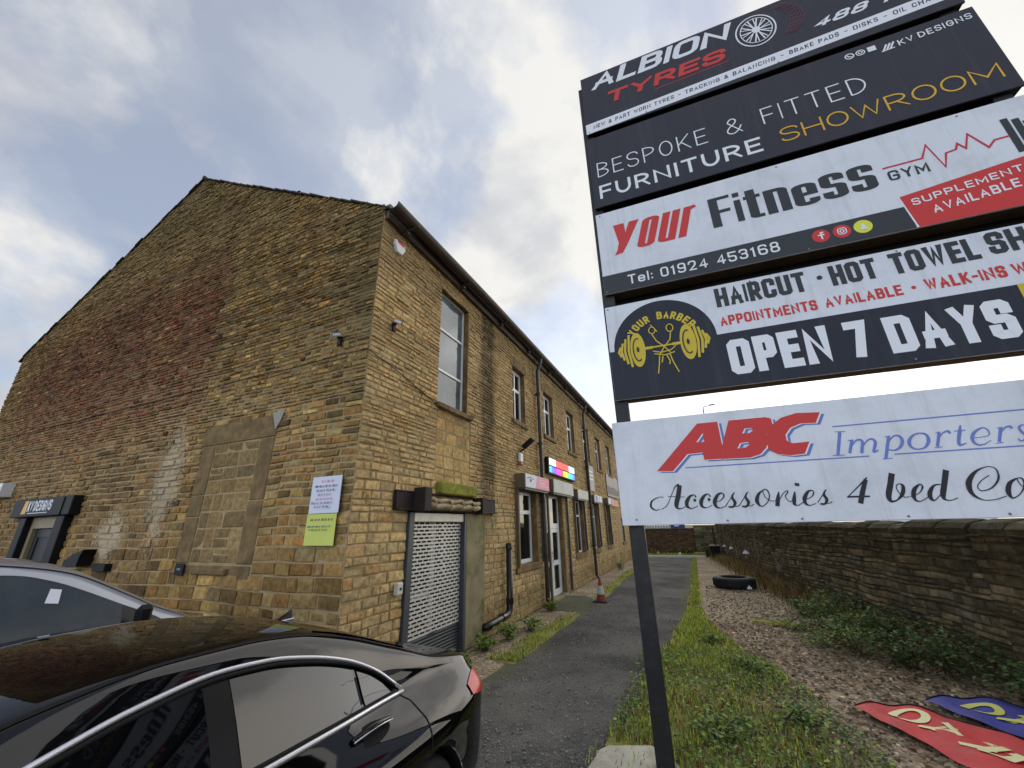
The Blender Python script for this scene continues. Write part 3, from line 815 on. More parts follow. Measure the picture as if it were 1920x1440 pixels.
r = 'r'
GL = {  # letter skeletons in a unit box, 'r' marks a rounded corner
 'A': (1.0, [[(0,0),(.5,1),(1,0)], [(.16,.32),(.84,.32)]]), 'B': (.92, [[(0,0),(0,.52),(1,.52,r),(1,0,r),(0,0)], [(0,.52),(0,1),(.94,1,r),(.94,.52,r),(.0,.52)]]),
 'C': (.95, [[(1,.76),(1,1,r),(0,1,r),(0,0,r),(1,0,r),(1,.24)]]), 'D': (1.0, [[(0,0),(1,0,r),(1,1,r),(0,1),(0,0)]]),
 'E': (.8, [[(1,1),(0,1),(0,0),(1,0)], [(0,.51),(.88,.51)]]), 'F': (.78, [[(1,1),(0,1),(0,0)], [(0,.5),(.88,.5)]]),
 'G': (1.0, [[(1,.78),(1,1,r),(0,1,r),(0,0,r),(1,0,r),(1,.47),(.55,.47)]]), 'H': (.98, [[(0,0),(0,1)], [(1,0),(1,1)], [(0,.5),(1,.5)]]),
 'I': (0, [[(.5,0),(.5,1)]]), 'K': (.95, [[(0,0),(0,1)], [(.95,1),(.08,.42)], [(.3,.55),(1,0)]]), 'L': (.76, [[(0,1),(0,0),(1,0)]]),
 'M': (1.2, [[(0,0),(0,1),(.5,.25),(1,1),(1,0)]]), 'N': (1.02, [[(0,0),(0,1),(1,0),(1,1)]]), 'O': (1.0, [[(0,0,r),(1,0,r),(1,1,r),(0,1,r),'c']]),
 'P': (.88, [[(0,0),(0,1),(1,1,r),(1,.44,r),(0,.44)]]), 'R': (.92, [[(0,0),(0,1),(.95,1,r),(.95,.45,r),(0,.45)], [(.5,.45),(1,0)]]),
 'S': (.9, [[(0,.2),(0,0,r),(1,0,r),(1,.51,r),(0,.51,r),(0,1,r),(1,1,r),(1,.8)]]), 'T': (.9, [[(0,1),(1,1)], [(.5,0),(.5,1)]]),
 'U': (.98, [[(0,1),(0,0,r),(1,0,r),(1,1)]]), 'V': (1.0, [[(0,1),(.5,0),(1,1)]]), 'W': (1.35, [[(0,1),(.25,0),(.5,.85),(.75,0),(1,1)]]),
 'Y': (1.0, [[(0,1),(.5,.45),(1,1)], [(.5,.45),(.5,0)]]), 'X': (1, [[(0,0),(1,1)], [(0,1),(1,0)]]),
 '0': (.88, [[(0,0,r),(1,0,r),(1,1,r),(0,1,r),'c']]), '1': (.4, [[(0,.82),(.7,1),(.7,0)]]), '2': (.85, [[(0,.76),(0,1,r),(1,1,r),(1,.52,r),(0,0),(1,0)]]),
 '3': (.85, [[(0,.82),(0,1,r),(1,1,r),(1,.53,r),(.35,.53)], [(.35,.53),(1,.53,r),(1,0,r),(0,0,r),(0,.18)]]), '4': (.95, [[(.74,0),(.74,1),(0,.26),(1,.26)]]),
 '5': (.85, [[(1,1),(0,1),(0,.56),(1,.56,r),(1,0,r),(0,0,r),(0,.18)]]), '6': (.88, [[(1,.84),(1,1,r),(0,1,r),(0,0,r),(1,0,r),(1,.55,r),(0,.55,r)]]),
 '7': (.8, [[(0,1),(1,1),(.35,0)]]), '8': (.88, [[(0,0,r),(1,0,r),(1,.52,r),(0,.52,r),'c'], [(.05,.52,r),(.95,.52,r),(.95,1,r),(.05,1,r),'c']]),
 '9': (.88, [[(0,.16),(0,0,r),(1,0,r),(1,1,r),(0,1,r),(0,.45,r),(1,.45,r)]]),
 '&': (1.05, [[(1,0),(.15,.78),(.2,1,r),(.72,1,r),(.72,.66,r),(0,.4,r),(0,0,r),(.75,0,r),(1,.42)]]),
 '-': (.45, [[(0,.5),(1,.5)]]), '.': (0, [[(.5,.45),(.5,.55)]]), ':': (0, [[(.5,.1),(.5,.12)], [(.5,.6),(.5,.62)]]),
 'e': (.8, [[(0,.34),(1,.34),(1,.66,r),(0,.66,r),(0,0,r),(1,0,r),(1,.1)]]), 'l': (0, [[(.5,0),(.5,1)]]),
 'o': (.8, [[(0,0,r),(1,0,r),(1,.76,r),(0,.76,r),'c']]), 'u': (.8, [[(0,.76),(0,0,r),(1,0)], [(1,0),(1,.76)]]),
 'r': (.5, [[(0,0),(0,.76)], [(0,.72),(.5,.74),(1,.76)]]), 'i': (0, [[(.5,0),(.5,.72)], [(.5,.92),(.5,1)]]), 't': (.5, [[(.4,.95),(.4,0,r),(1,0)], [(0,.74),(1,.74)]]),
 'n': (.8, [[(0,0),(0,.76)], [(0,.76),(1,.76,r),(1,0)]]), 's': (.75, [[(0,.14),(0,0,r),(1,0,r),(1,.39,r),(0,.39,r),(0,.76,r),(1,.76,r),(1,.62)]]),
}
def rounded(pts, sx, sz, rad, seg):
    """expand 'r' corners of a skeleton scaled to sx,sz"""
    closed = pts[-1] == 'c'
    P = [p for p in pts if p != 'c']; n = len(P); out = []
    Q = [Vector((p[0]*sx, p[1]*sz)) for p in P]
    for i, p in enumerate(P):
        if len(p) < 3 or (not closed and i in (0, n-1)): out.append(tuple(Q[i])); continue
        a, b = Q[i-1] - Q[i], Q[(i+1) % n] - Q[i]
        ra = min(rad, a.length*.5 if (len(P[i-1]) > 2) else a.length); rb = min(rad, b.length*.5 if len(P[(i+1) % n]) > 2 else b.length)
        if ra < 1e-6 or rb < 1e-6: out.append(tuple(Q[i])); continue
        a.normalize(); b.normalize()
        s0, s1 = Q[i] + a*ra, Q[i] + b*rb
        for k in range(seg + 1):
            t = math.pi/2 * k/seg
            out.append(tuple(Q[i] + a*ra*(1-math.sin(t)) + b*rb*(1-math.cos(t))))
    return out, closed
def text(lay, txt, x0, x1, z0, z1, weight, rad=.5, seg=6, gap=.16, space=.45, shear=0.0, slope=0.0, wide=1.0, q=1.0):
    """letters fill x0..x1, z0..z1; weight is the stroke as a share of the height"""
    H = (z1 - z0) / q; t = weight * (z1 - z0)
    ws = []
    for ch in txt:
        if ch == ' ': ws.append(space); continue
        w = GL[ch][0] * wide
        ws.append(max(w * .72, 0) + weight if w else weight * 1.05)
    total = sum(ws) + gap * (len(txt) - 1)
    k = (x1 - x0) / total
    x = x0; ys = lay.y
    for ci, (ch, w) in enumerate(zip(txt, ws)):
        lay.y = ys - (ci % 2) * .0005
        if ch != ' ':
            wx = w * k; tx = min(t, wx) if GL[ch][0] == 0 else t
            sx, sz = max(wx - tx, 0), H - t
            rr = rad * min(max(sx, 1e-6), sz) if rad < .49 else rad * max(sx, sz)
            for st in GL[ch][1]:
                pts, closed = rounded(st, sx, sz, max(rr, 0), seg)
                zb = z0 + slope * (x - x0)
                P = [(x + tx/2 + p[0], zb + t/2 + p[1]) for p in pts]
                n0 = len(lay.mb.v)
                lay.ribbon(P, tx, closed, clamp=(x, x + wx, zb, zb + H))
                if shear or q != 1:
                    for i in range(n0, len(lay.mb.v)):
                        v = lay.mb.v[i]; zz = (v[2]-zb)*q; lay.mb.v[i] = (v[0] + shear*zz, v[1], zb + zz)
        x += (w + gap) * k
    lay.y = ys
def crom(pts, n=6):
    """Catmull-Rom through (x, z, w) in millimetres -> metres"""
    P = [tuple(c/1000 for c in p) for p in pts]; out = []
    for i in range(len(P)-1):
        a = P[max(i-1,0)]; b = P[i]; c = P[i+1]; d = P[min(i+2,len(P)-1)]
        for k in range(n):
            t = k/n
            out.append(tuple(.5*((2*b[j]) + (-a[j]+c[j])*t + (2*a[j]-5*b[j]+4*c[j]-d[j])*t*t + (-a[j]+3*b[j]-3*c[j]+d[j])*t**3) for j in range(3)))
    out.append(P[-1]); return out

# ------------------------------------------------------------------ the totem sign by the lane
SIGN = (-0.525, 3.865, 0)
totem = thing('totem_sign', SIGN, 'tall black two post sign carrying five stacked shop boards, white board lowest', 'sign', rz=R(3))
def lbox(name, mat, x0, x1, y0, y1, z0, z1, parent=totem, bev=.004):
    mb = MB(); mb.local = True; mb.box(x0, x1, y0, y1, z0, z1, bev=bev); return mb.build(name, mat, parent)
lbox('post', M_post, -.055, .078, .05, .16, -.3, 7.6)
lbox('post', M_post, 3.62, 3.75, .05, .16, -.3, 7.6)
def board(x0, x1, z0, z1, mat, depth=.2, back=True, rise=0.0):
    o = lbox('sign_board', mat, x0, x1, 0, .022, z0, z1)
    if back: lbox('back_frame', M_wood if mat is not M_signdark else M_black, x0 + .006, x1 - .004, .0225, depth, z0 + .012, z1 - .006, o)
    return o
def screws(o, pts):
    mb = MB(); mb.local = True
    for x, z in pts: mb.lathe([(.009, -.0005), (.008, -.004), (.0005, -.005)], (x, 0, z), 'Y', 8)
    mb.build('screws', M_screw, o)
W_ = 3.82
lbox('backing_panel', M_black, .02, 3.70, .202, .215, 3.02, 7.70)
b1 = board(-.006, 3.80, 6.64, 7.72, M_signdark); b1['label'] = 'dark tyre shop board at the top'
b2 = board(-.012, W_, 5.405, 6.55, M_signdark); b2['label'] = 'dark furniture showroom board with gold word'
b3 = board(-.018, W_, 4.195, 5.305, M_signwhite); b3['label'] = 'white gym board with red logo'
b4 = board(-.036, W_, 2.965, 4.03, M_signwhite); b4['label'] = 'barber board with round dumbbell badge'
b5 = board(-.10, W_ - .1, 1.785, 2.74, M_signwhite, back=False); b5['label'] = 'white importers board with red letters, lowest'
for z0, z1 in ((1.85, 1.93), (2.55, 2.63)): lbox('batten', M_wood, -.05, 3.7, .0226, .049, z0, z1, b5)
# board 1: tyre shop
L = Lay(); L.mark(); text(L, 'ALBION', .118, 1.80, 7.415, 7.70, .27, rad=.3, seg=3, gap=.12, shear=.33, slope=-.02, wide=1.35, q=.72); L.mark(); text(L, '488 1', 2.602, 3.30, 7.035, 7.165, .29, rad=.3, seg=3, gap=.14, shear=.6, q=.72); L.mark()
L.ring(2.10, 7.362, .205, .262, .016); L.ring(2.105, 7.362, .165, .212, .010)
for k in range(10):
    a = R(36*k + 9)
    L.ribbon([(2.105 + .04*math.cos(a), 7.362 + .05*math.sin(a)), (2.105 + .16*math.cos(a-.12), 7.362 + .205*math.sin(a-.12))], .016, ext=False)
    L.ribbon([(2.105 + .05*math.cos(a), 7.362 + .06*math.sin(a)), (2.105 + .16*math.cos(a+.12), 7.362 + .205*math.sin(a+.12))], .012, ext=False)
L.disc(2.105, 7.362, .045, .055); L.build('pale_lettering', M_tx_white, b1)
L = Lay(); L.mark(); text(L, 'TYRES', .287, 1.715, 7.07, 7.275, .30, rad=.3, seg=3, gap=.14, shear=.25, wide=1.5, q=.72); L.mark(); L.ribbon([(.9, 7.005), (1.75, 7.03)], .007); L.build('red_lettering', M_tx_red, b1)
L = Lay()
for k in range(6): L.ring(2.22 + k*.018, 7.37, .235 + .008*k, .285 + .004*k, .007, 20, -62, 66)
for k in range(9):
    a = R(-52 + 13*k); L.ribbon([(2.22 + .235*math.cos(a), 7.37 + .285*math.sin(a)), (2.31 + .275*math.cos(a), 7.37 + .305*math.sin(a))], .007)
L.build('tyre_emblem', M_tx_maroon, b1)
L = Lay(-.001); L.poly([(-.005, 6.642), (3.798, 6.765), (3.798, 6.925), (-.005, 6.815)]); L.build('white_strip', M_tx_white, b1)
L = Lay(-.0015)
for w_, xa, xb in (('NEW & PART WORN TYRES', .09, 1.085), ('-', 1.135, 1.165), ('TRACKING & BALANCING', 1.215, 2.18), ('-', 2.235, 2.265), ('BRAKE PADS', 2.32, 2.79), ('-', 2.84, 2.87), ('DISKS', 2.92, 3.14), ('-', 3.19, 3.22), ('OIL CHANGE', 3.27, 3.74)):
    L.mark(); text(L, w_, xa, xb, 6.705 + .031*(xa - .09), 6.77 + .031*(xa - .09), .17, rad=.4, seg=2, gap=.26, space=.5, slope=.031, shear=.1)
L.build('strip_lettering', M_tx_dblue, b1)
screws(b1, [(.03, 6.67), (.75, 6.68), (2.2, 6.72), (.73, 7.68)])
# board 2: furniture showroom
L = Lay(); L.mark(); text(L, 'BESPOKE & FITTED', .068, 2.815, 5.868, 6.10, .062, rad=.5, seg=8, gap=.28, space=.5, slope=.010); L.mark(); text(L, 'FURNITURE', .065, 1.803, 5.525, 5.731, .155, rad=.5, seg=8, gap=.22, slope=.003)
L.mark(); text(L, 'KV DESIGNS', 3.19, 3.775, 6.355, 6.435, .15, rad=.5, seg=5, gap=.22, space=.15, slope=.07)
L.mark()
for k in range(3): L.ribbon([(3.06 + .03*k, 6.352 + .003*k), (3.10 + .03*k, 6.425 + .003*k)], .017)
L.ribbon([(3.05, 6.35), (3.15, 6.355)], .012)
L.mark(); L.ring(2.79, 6.438, .036, .036, .012, 20); L.ribbon([(2.775, 6.452), (2.782, 6.432), (2.805, 6.424)], .012); L.mark(); L.ring(2.885, 6.438, .036, .036, .010, 20); L.ring(2.885, 6.438, .017, .017, .009, 14)
L.mark(); L.poly([(2.945, 6.402), (3.015, 6.402), (3.015, 6.472), (2.945, 6.472)]); L.build('pale_lettering', M_tx_white, b2)
L = Lay(-.004); L.ribbon([(2.998, 6.462), (2.985, 6.455), (2.985, 6.404)], .012); L.ribbon([(2.97, 6.436), (3.005, 6.436)], .010); L.build('icon_cutout', M_signdark, b2)
L = Lay(); L.mark(); text(L, 'SHOWROOM', 1.985, 3.735, 5.562, 5.755, .085, rad=.5, seg=8, gap=.16, wide=1.1); L.build('gold_lettering', M_tx_gold, b2)
# board 3: gym
L = Lay(); L.poly([(.145,4.67),(.235,4.685),(.30,4.79),(.455,5.085),(.345,5.085),(.293,4.95),(.285,5.085),(.165,5.085),(.205,4.83),(.18,4.735)]); L.mark(); text(L, 'our', .385, .95, 4.695, 5.18, .165, rad=.4, seg=5, gap=.13, shear=.30, q=.5)
L.build('red_lettering', M_tx_red, b3)
L = Lay(); L.mark(); text(L, 'Fitness', 1.17, 2.58, 4.708, 5.09, .225, rad=.42, seg=5, gap=.11, wide=1.0, q=.45); L.mark(); text(L, 'GYM', 2.665, 2.96, 4.745, 4.858, .17, rad=.28, seg=3, gap=.2)
L.build('dark_lettering', M_tx_dark, b3)
L = Lay(); L.ribbon([(2.658,4.904),(2.945,4.907),(3.008,5.044),(3.065,4.751),(3.11,4.898),(3.183,4.909),(3.209,4.969),(3.247,4.893),(3.302,5.043),(3.385,4.841),(3.441,4.904),(3.53,4.906)], .017); L.build('pulse_line', M_tx_red2, b3)
L = Lay()
for x, h in ((3.535, .195), (3.60, .165), (3.66, .12)): L.poly([(x, 4.906-h), (x + .05, 4.906-h), (x + .05, 4.906+h), (x, 4.906+h)])
L.poly([(3.71, 4.89), (3.815, 4.89), (3.815, 4.92), (3.71, 4.92)]); L.build('dumbbell_emblem', M_tx_dark, b3)
L = Lay(-.0008); L.poly([(-.017, 4.197), (2.70, 4.197), (2.70, 4.438), (-.017, 4.43)]); L.build('dark_strip', M_tx_dark, b3)
L = Lay(-.0012); L.poly([(2.664, 4.549), (2.674, 4.549), (2.718, 4.198), (2.704, 4.198)]); L.build('white_edge', M_tx_white, b3)
L = Lay(-.0011); L.poly([(2.676, 4.549), (2.718, 4.197), (3.818, 4.197), (3.818, 4.70)]); L.build('red_panel', M_tx_red, b3)
L = Lay(-.003); L.mark(); text(L, 'Tel: 01924 453168', .247, 1.68, 4.26, 4.378, .15, rad=.35, seg=4, gap=.22, space=.35)
L.mark(); text(L, 'SUPPLEMENTS', 2.739, 3.58, 4.428, 4.50, .17, rad=.3, seg=3, gap=.24, slope=.128); L.mark(); text(L, 'AVAILABLE', 2.852, 3.44, 4.303, 4.392, .17, rad=.3, seg=3, gap=.22, slope=.135)
L.build('pale_lettering', M_tx_white, b3)
L = Lay(-.0015); L.disc(2.022, 4.329, .07); L.mark(); L.disc(2.187, 4.329, .07); L.build('red_badge', M_tx_red, b3)
L = Lay(-.0015); L.disc(2.348, 4.330, .07); L.build('lime_badge', M_tx_lime, b3)
L = Lay(-.003); L.ribbon([(2.042, 4.363), (2.026, 4.36), (2.026, 4.295)], .014); L.ribbon([(2.005, 4.336), (2.045, 4.336)], .012)
L.mark(); L.ring(2.187, 4.329, .015, .015, .009, 14); L.ribbon(rounded([(0,0,'r'),(1,0,'r'),(1,1,'r'),(0,1,'r'),'c'], .064, .064, .02, 4)[0] and [(2.155 + p[0], 4.297 + p[1]) for p in rounded([(0,0,'r'),(1,0,'r'),(1,1,'r'),(0,1,'r'),'c'], .064, .064, .02, 4)[0]], .009, closed=True)
L.mark(); L.poly([(2.318,4.308),(2.33,4.312),(2.335,4.345),(2.348,4.362),(2.361,4.345),(2.366,4.312),(2.378,4.308),(2.365,4.296),(2.331,4.296)]); L.build('badge_icons', M_tx_white, b3)
screws(b3, [(.03, 5.27), (1.86, 5.27), (.01, 4.22), (1.9, 4.215), (3.3, 5.27)])
# board 4: barber
L = Lay(-.0008); L.poly([(-.035, 2.967), (3.818, 2.967), (3.818, 3.502), (-.035, 3.495)]); L.build('dark_lower_field', M_signdark2, b4)
L = Lay(-.001); L.poly([(.497 + .485*math.cos(R(a)), 3.50 + .488*math.sin(R(a))) for a in range(0, 360, 6)]); L.build('round_badge', M_signdark2, b4)
L = Lay(-.001); L.poly([(3.109, 3.20), (3.818, 3.20), (3.818, 3.503), (3.109, 3.503)]); L.build('yellow_panel', M_tx_mustard, b4)
L = Lay(-.002); L.mark(); text(L, 'HAIRCUT', 1.036, 1.795, 3.782, 3.992, .20, rad=.2, seg=1, gap=.12); L.mark(); L.disc(1.905, 3.893, .022); L.mark(); text(L, 'HOT', 1.985, 2.325, 3.782, 3.99, .20, rad=.2, seg=1, gap=.12); L.mark(); text(L, 'TOWEL', 2.425, 3.0, 3.782, 3.99, .20, rad=.2, seg=1, gap=.12); L.mark(); text(L, 'SHAVE', 3.062, 3.70, 3.797, 4.004, .20, rad=.2, seg=1, gap=.13)
L.build('dark_lettering', M_tx_dark, b4)
L = Lay(-.002); L.mark(); text(L, 'APPOINTMENTS', 1.032, 1.822, 3.577, 3.68, .195, rad=.2, seg=1, gap=.16); L.mark(); text(L, 'AVAILABLE', 1.882, 2.432, 3.579, 3.68, .195, rad=.2, seg=1, gap=.16); L.mark(); L.disc(2.51, 3.63, .016); L.mark(); text(L, 'WALK-INS', 2.585, 3.09, 3.58, 3.688, .195, rad=.2, seg=1, gap=.16); L.mark(); text(L, 'WELCOME', 3.125, 3.70, 3.58, 3.685, .195, rad=.2, seg=1, gap=.16)
L.build('red_lettering', M_tx_red, b4)
L = Lay(-.002); L.mark(); text(L, 'OPEN', 1.037, 1.826, 3.07, 3.418, .215, rad=.17, seg=1, gap=.13); L.mark(); text(L, '7', 1.945, 2.11, 3.072, 3.413, .215, rad=.17, seg=1); L.mark(); text(L, 'DAYS', 2.217, 3.01, 3.07, 3.40, .215, rad=.17, seg=1, gap=.13)
L.build('pale_lettering', M_tx_white, b4)
L = Lay(-.002)
L.mark()
for i, ch in enumerate('YOUR BARBER'):
    if ch == ' ': continue
    a = R(144 - 11.1*i); n0 = len(L.mb.v); text(L, ch, -.026, .026, 0, .085, .22, rad=.25, seg=1)
    ca, sa = math.cos(a - math.pi/2), math.sin(a - math.pi/2)
    for k in range(n0, len(L.mb.v)):
        x, y, z = L.mb.v[k]; z += .305
        L.mb.v[k] = (.49 + x*ca - z*sa, y, 3.47 + x*sa + z*ca)
L.mark()
for cx, s, hz in ((.245, -1, .19), (.72, 1, .19)):
    L.disc(cx, 3.475, .072, hz)
    for k, (dx, h) in enumerate(((.085, .17), (.122, .13), (.155, .085), (.183, .045))): L.ribbon([(cx + s*(dx - .012), 3.475 + h), (cx + s*(dx + .006), 3.475), (cx + s*(dx - .012), 3.475 - h)], .022)
    L.ribbon([(cx - s*.07, 3.475), (cx - s*.13, 3.475)], .03)
L.ribbon([(.36, 3.475), (.61, 3.475)], .016)
# two arms gripping the bar over a pair of scissors
for q in ([(.40,3.62),(.43,3.54),(.50,3.46),(.54,3.40)], [(.58,3.62),(.56,3.53),(.49,3.45),(.45,3.39)], [(.39,3.43),(.46,3.405),(.55,3.415),(.60,3.45)], [(.40,3.40),(.50,3.37),(.58,3.39)], [(.44,3.37),(.425,3.28),(.405,3.19)], [(.54,3.37),(.555,3.29),(.59,3.18)], [(.47,3.36),(.455,3.30)], [(.51,3.36),(.53,3.30),(.52,3.27)]): L.ribbon(q, .011)
L.ring(.405, 3.66, .03, .038, .010, 16); L.ring(.575, 3.655, .032, .042, .010, 16); L.ribbon([(.40,3.72),(.43,3.68),(.45,3.64)], .010)
L.build('gold_emblem', M_tx_mustard, b4)
L = Lay(-.009)
for cx in (.245, .72): L.ring(cx, 3.475, .045, .125, .010, 20, 70, 300); L.disc(cx, 3.475, .012, .03)
L.build('emblem_shading', M_signdark2, b4)
screws(b4, [(-.005, 4.0), (1.36, 4.0), (2.5, 4.005), (2.34, 3.0)])
# board 5: importers
SCRIPT = [[(237,1918,6),(198,1911,10),(165,1942,19),(180,1990,14),(237,2019,6),(281,2019,3)],[(247,1916,3),(299,1947,5),(349,2032,6),(388,2099,9),(425,2122,21)],[(430,2116,38),(409,2039,40),(380,1958,38),(382,1924,21),(416,1918,7),(461,1941,4)],[(318,2024,4),(452,2013,6)],[(545,2006,15),(533,2027,9),(498,2015,22),(466,1969,32),(466,1931,24),(498,1916,7),(549,1934,4)],[(535,1993,22),(528,1971,20)],[(659,2006,15),(647,2028,9),(613,2016,22),(581,1970,31),(581,1932,24),(612,1917,7),(661,1936,4)],[(649,1994,22),(641,1972,20)],[(680,1956,4),(736,1975,7),(764,2008,11),(755,2032,9),(721,2020,22),(687,1969,32),(688,1927,23),(720,1911,7),(767,1927,4)],[(765,1927,4),(824,2001,6),(848,2029,7),(836,2019,11),(825,1990,19),(838,1949,25),(816,1916,14),(789,1919,12),(851,1921,3),(875,1934,3)],[(866,1927,3),(924,2000,6),(948,2028,7),(936,2018,10),(925,1989,19),(938,1949,24),(916,1916,14),(890,1919,12),(950,1921,3),(974,1934,3)],[(1059,2040,7),(1021,2006,22),(1001,1952,29),(1025,1914,9),(1070,1940,7),(1099,1993,9),(1089,2042,10),(1061,2038,7),(1065,1990,3),(1099,1954,3),(1141,1954,3)],[(1171,2021,8),(1154,1968,30),(1137,1910,30)],[(1141,1928,3),(1198,2006,6),(1231,2027,7),(1232,2014,8),(1209,1983,7),(1228,1945,3),(1253,1951,3)],[(1282,2018,8),(1266,1963,28),(1259,1924,23),(1280,1912,5),(1322,1935,3)],[(1313,2084,33),(1308,2061,33)],[(1330,1951,3),(1380,1969,6),(1407,2000,10),(1400,2022,8),(1369,2011,20),(1337,1964,29),(1335,1924,21),(1362,1909,6),(1404,1924,3)],[(1415,1926,3),(1471,1994,6),(1494,2021,6),(1483,2011,10),(1472,1984,18),(1481,1946,22),(1459,1915,13),(1436,1918,11),(1490,1920,3),(1512,1932,3)],[(1777,2099,11),(1705,2034,9),(1622,1963,6)],[(1617,1962,14),(1759,1960,13)],[(1766,2085,27),(1725,2000,33),(1688,1911,33)],[(1938,2121,38),(1906,2040,38),(1875,1964,36),(1876,1921,22),(1914,1925,10),(1958,1968,24),(1977,2020,22),(1964,2042,7),(1938,2028,4),(1938,1985,4),(1963,1946,3),(1992,1947,3)],[(1999,1946,3),(2056,1969,6),(2088,2010,11),(2079,2032,9),(2039,2000,26),(2019,1953,27),(2024,1918,14),(2054,1914,6),(2101,1940,3)],[(2196,2025,7),(2156,2018,14),(2119,1972,28),(2112,1930,24),(2130,1915,8),(2174,1954,4)],[(2257,2124,35),(2216,2023,35),(2187,1950,32),(2190,1918,14),(2222,1912,5),(2262,1927,3)],[(2477,2072,4),(2422,2036,5),(2392,1998,6),(2403,1969,7),(2462,1985,9),(2517,2044,12),(2527,2112,7),(2486,2132,5),(2413,2102,16),(2354,2031,34),(2346,1954,24),(2390,1908,7),(2454,1907,4),(2519,1927,3)],[(2612,2044,7),(2565,2011,24),(2539,1952,29),(2549,1913,10),(2598,1942,6),(2637,1999,13),(2637,2041,9),(2612,2039,5),(2620,1993,3),(2651,1969,3)]]
SERIF = [[(1697,2465,23),(1640,2285,22)],[(1665,2471,7),(1733,2468,7)],[(1605,2283,7),(1682,2281,7)],[(1760,2395,21),(1719,2292,20)],[(1732,2392,7),(1769,2396,7)],[(1750,2351,8),(1784,2388,12),(1814,2392,16),(1823,2367,20),(1812,2337,20),(1795,2287,20)],[(1821,2345,8),(1862,2385,12),(1892,2390,16),(1903,2364,20),(1890,2330,20),(1875,2292,18),(1907,2302,6)],[(1997,2401,20),(1933,2233,20)],[(1972,2399,7),(2005,2404,7)],[(1913,2231,7),(1975,2233,7)],[(1986,2360,8),(2028,2400,11),(2061,2397,17),(2070,2361,21),(2046,2316,18),(2004,2292,11),(1962,2302,8)],[(2186,2408,9),(2222,2394,16),(2224,2347,21),(2190,2299,13),(2141,2288,9),(2108,2310,16),(2110,2355,21),(2146,2396,13),(2185,2408,9)],[(2303,2401,19),(2261,2297,19)],[(2281,2399,7),(2309,2404,7)],[(2243,2290,7),(2288,2293,6)],[(2292,2361,6),(2324,2396,10),(2356,2406,16),(2360,2387,17)],[(2438,2444,7),(2421,2399,20),(2395,2335,20),(2390,2298,16),(2430,2308,6)],[(2390,2402,7),(2455,2403,7)],[(2476,2342,6),(2562,2350,6),(2576,2387,10),(2553,2411,10),(2499,2383,18),(2471,2336,20),(2481,2295,14),(2519,2290,8),(2567,2316,4)],[(2650,2403,18),(2607,2300,18)],[(2627,2399,6),(2657,2405,6)],[(2587,2292,6),(2629,2294,6)],[(2638,2364,5),(2670,2398,10),(2699,2406,15),(2703,2389,16)],[(2782,2402,8),(2762,2409,9),(2743,2390,14),(2746,2361,16),(2760,2336,17),(2744,2305,12),(2718,2298,8),(2714,2316,7)]]
ABCP = [[[(260,2249),(662,2651),(829,2650),(830,2435),(804,2319),(667,2320),(665,2386),(537,2381),(395,2240)],[(694,2559),(693,2479),(627,2482)]],[[(920,2650),(1204,2648),(1244,2634),(1247,2578),(1226,2530),(1181,2499),(1190,2454),(1157,2383),(1104,2334),(1022,2312),(804,2317),(830,2435)],[(1030,2566),(1087,2565),(1088,2539),(1060,2522),(1004,2524)],[(969,2440),(1037,2447),(1037,2419),(1005,2400),(942,2397)]],[[(1250,2582),(1320,2630),(1435,2657),(1603,2644),(1554,2558),(1447,2565),(1366,2535),(1320,2481),(1318,2432),(1352,2405),(1474,2409),(1420,2313),(1322,2307),(1236,2324),(1178,2362),(1166,2427),(1187,2504)]]]
def mm(l, dx=0, dz=0): return [(x/1000 + dx, z/1000 + dz) for x, z in l]
L = Lay(-.0006)
for p in ABCP: L.poly(mm(p[0], .030, -.016), [mm(h, .030, -.016) for h in p[1:]])
L.mark(); L.ribbon([(.508, 2.263), (1.83, 2.260)], .010); L.mark(); L.ribbon([(2.0, 2.262), (3.6, 2.262)], .010); L.mark(); L.ribbon([(1.665, 2.515), (3.6, 2.522)], .010)
L.mark()
for si, st in enumerate(SERIF):
    L.y = -.0012 - .0007 * (si % 3)
    P = crom(st) if len(st) > 2 else [tuple(c/1000 for c in q) for q in st]
    L.ribbon([q[:2] for q in P], [max(.004, q[2]) for q in P], ext=False)
L.build('blue_lettering', M_tx_blue, b5)
L = Lay(-.0068)
for p in ABCP: L.poly(mm(p[0], .010, -.006), [mm(h, .010, -.006) for h in p[1:]])
L.build('white_outline', M_tx_white, b5)
L = Lay(-.0078)
for p in ABCP: L.poly(mm(p[0]), [mm(h) for h in p[1:]])
L.build('red_lettering', M_tx_red, b5)
L = Lay(-.002)
for si, st in enumerate(SCRIPT):
    L.y = -.002 - .0006 * (si % 3)
    if si in (18, 21): L.mark()
    P = crom(st) if len(st) > 2 else [tuple(c/1000 for c in q) for q in st]
    L.ribbon([q[:2] for q in P], [max(.0055, q[2]*.95) for q in P], ext=False)
L.build('script_lettering', M_tx_black, b5)
screws(b5, [(.026, 1.835), (.757, 1.81), (1.286, 1.81), (1.95, 1.81), (2.5, 1.81)])

# ------------------------------------------------------------------ signs and fittings on the walls
def plate(name, origin, rot, mats, w, h, d, label, cat, group=None):
    """a flat sign: x along, z up, face towards local -y; origin at the lower left corner"""
    t = thing(name, origin, label, cat, group, rz=rot)
    mb = MB(); mb.local = True; mb.box(0, w, 0, d, 0, h, bev=min(.004, d*.3)); mb.build('panel', mats, t)
    return t
RS = R(90)   # on the side wall: local x runs along +Y, face looks to +X
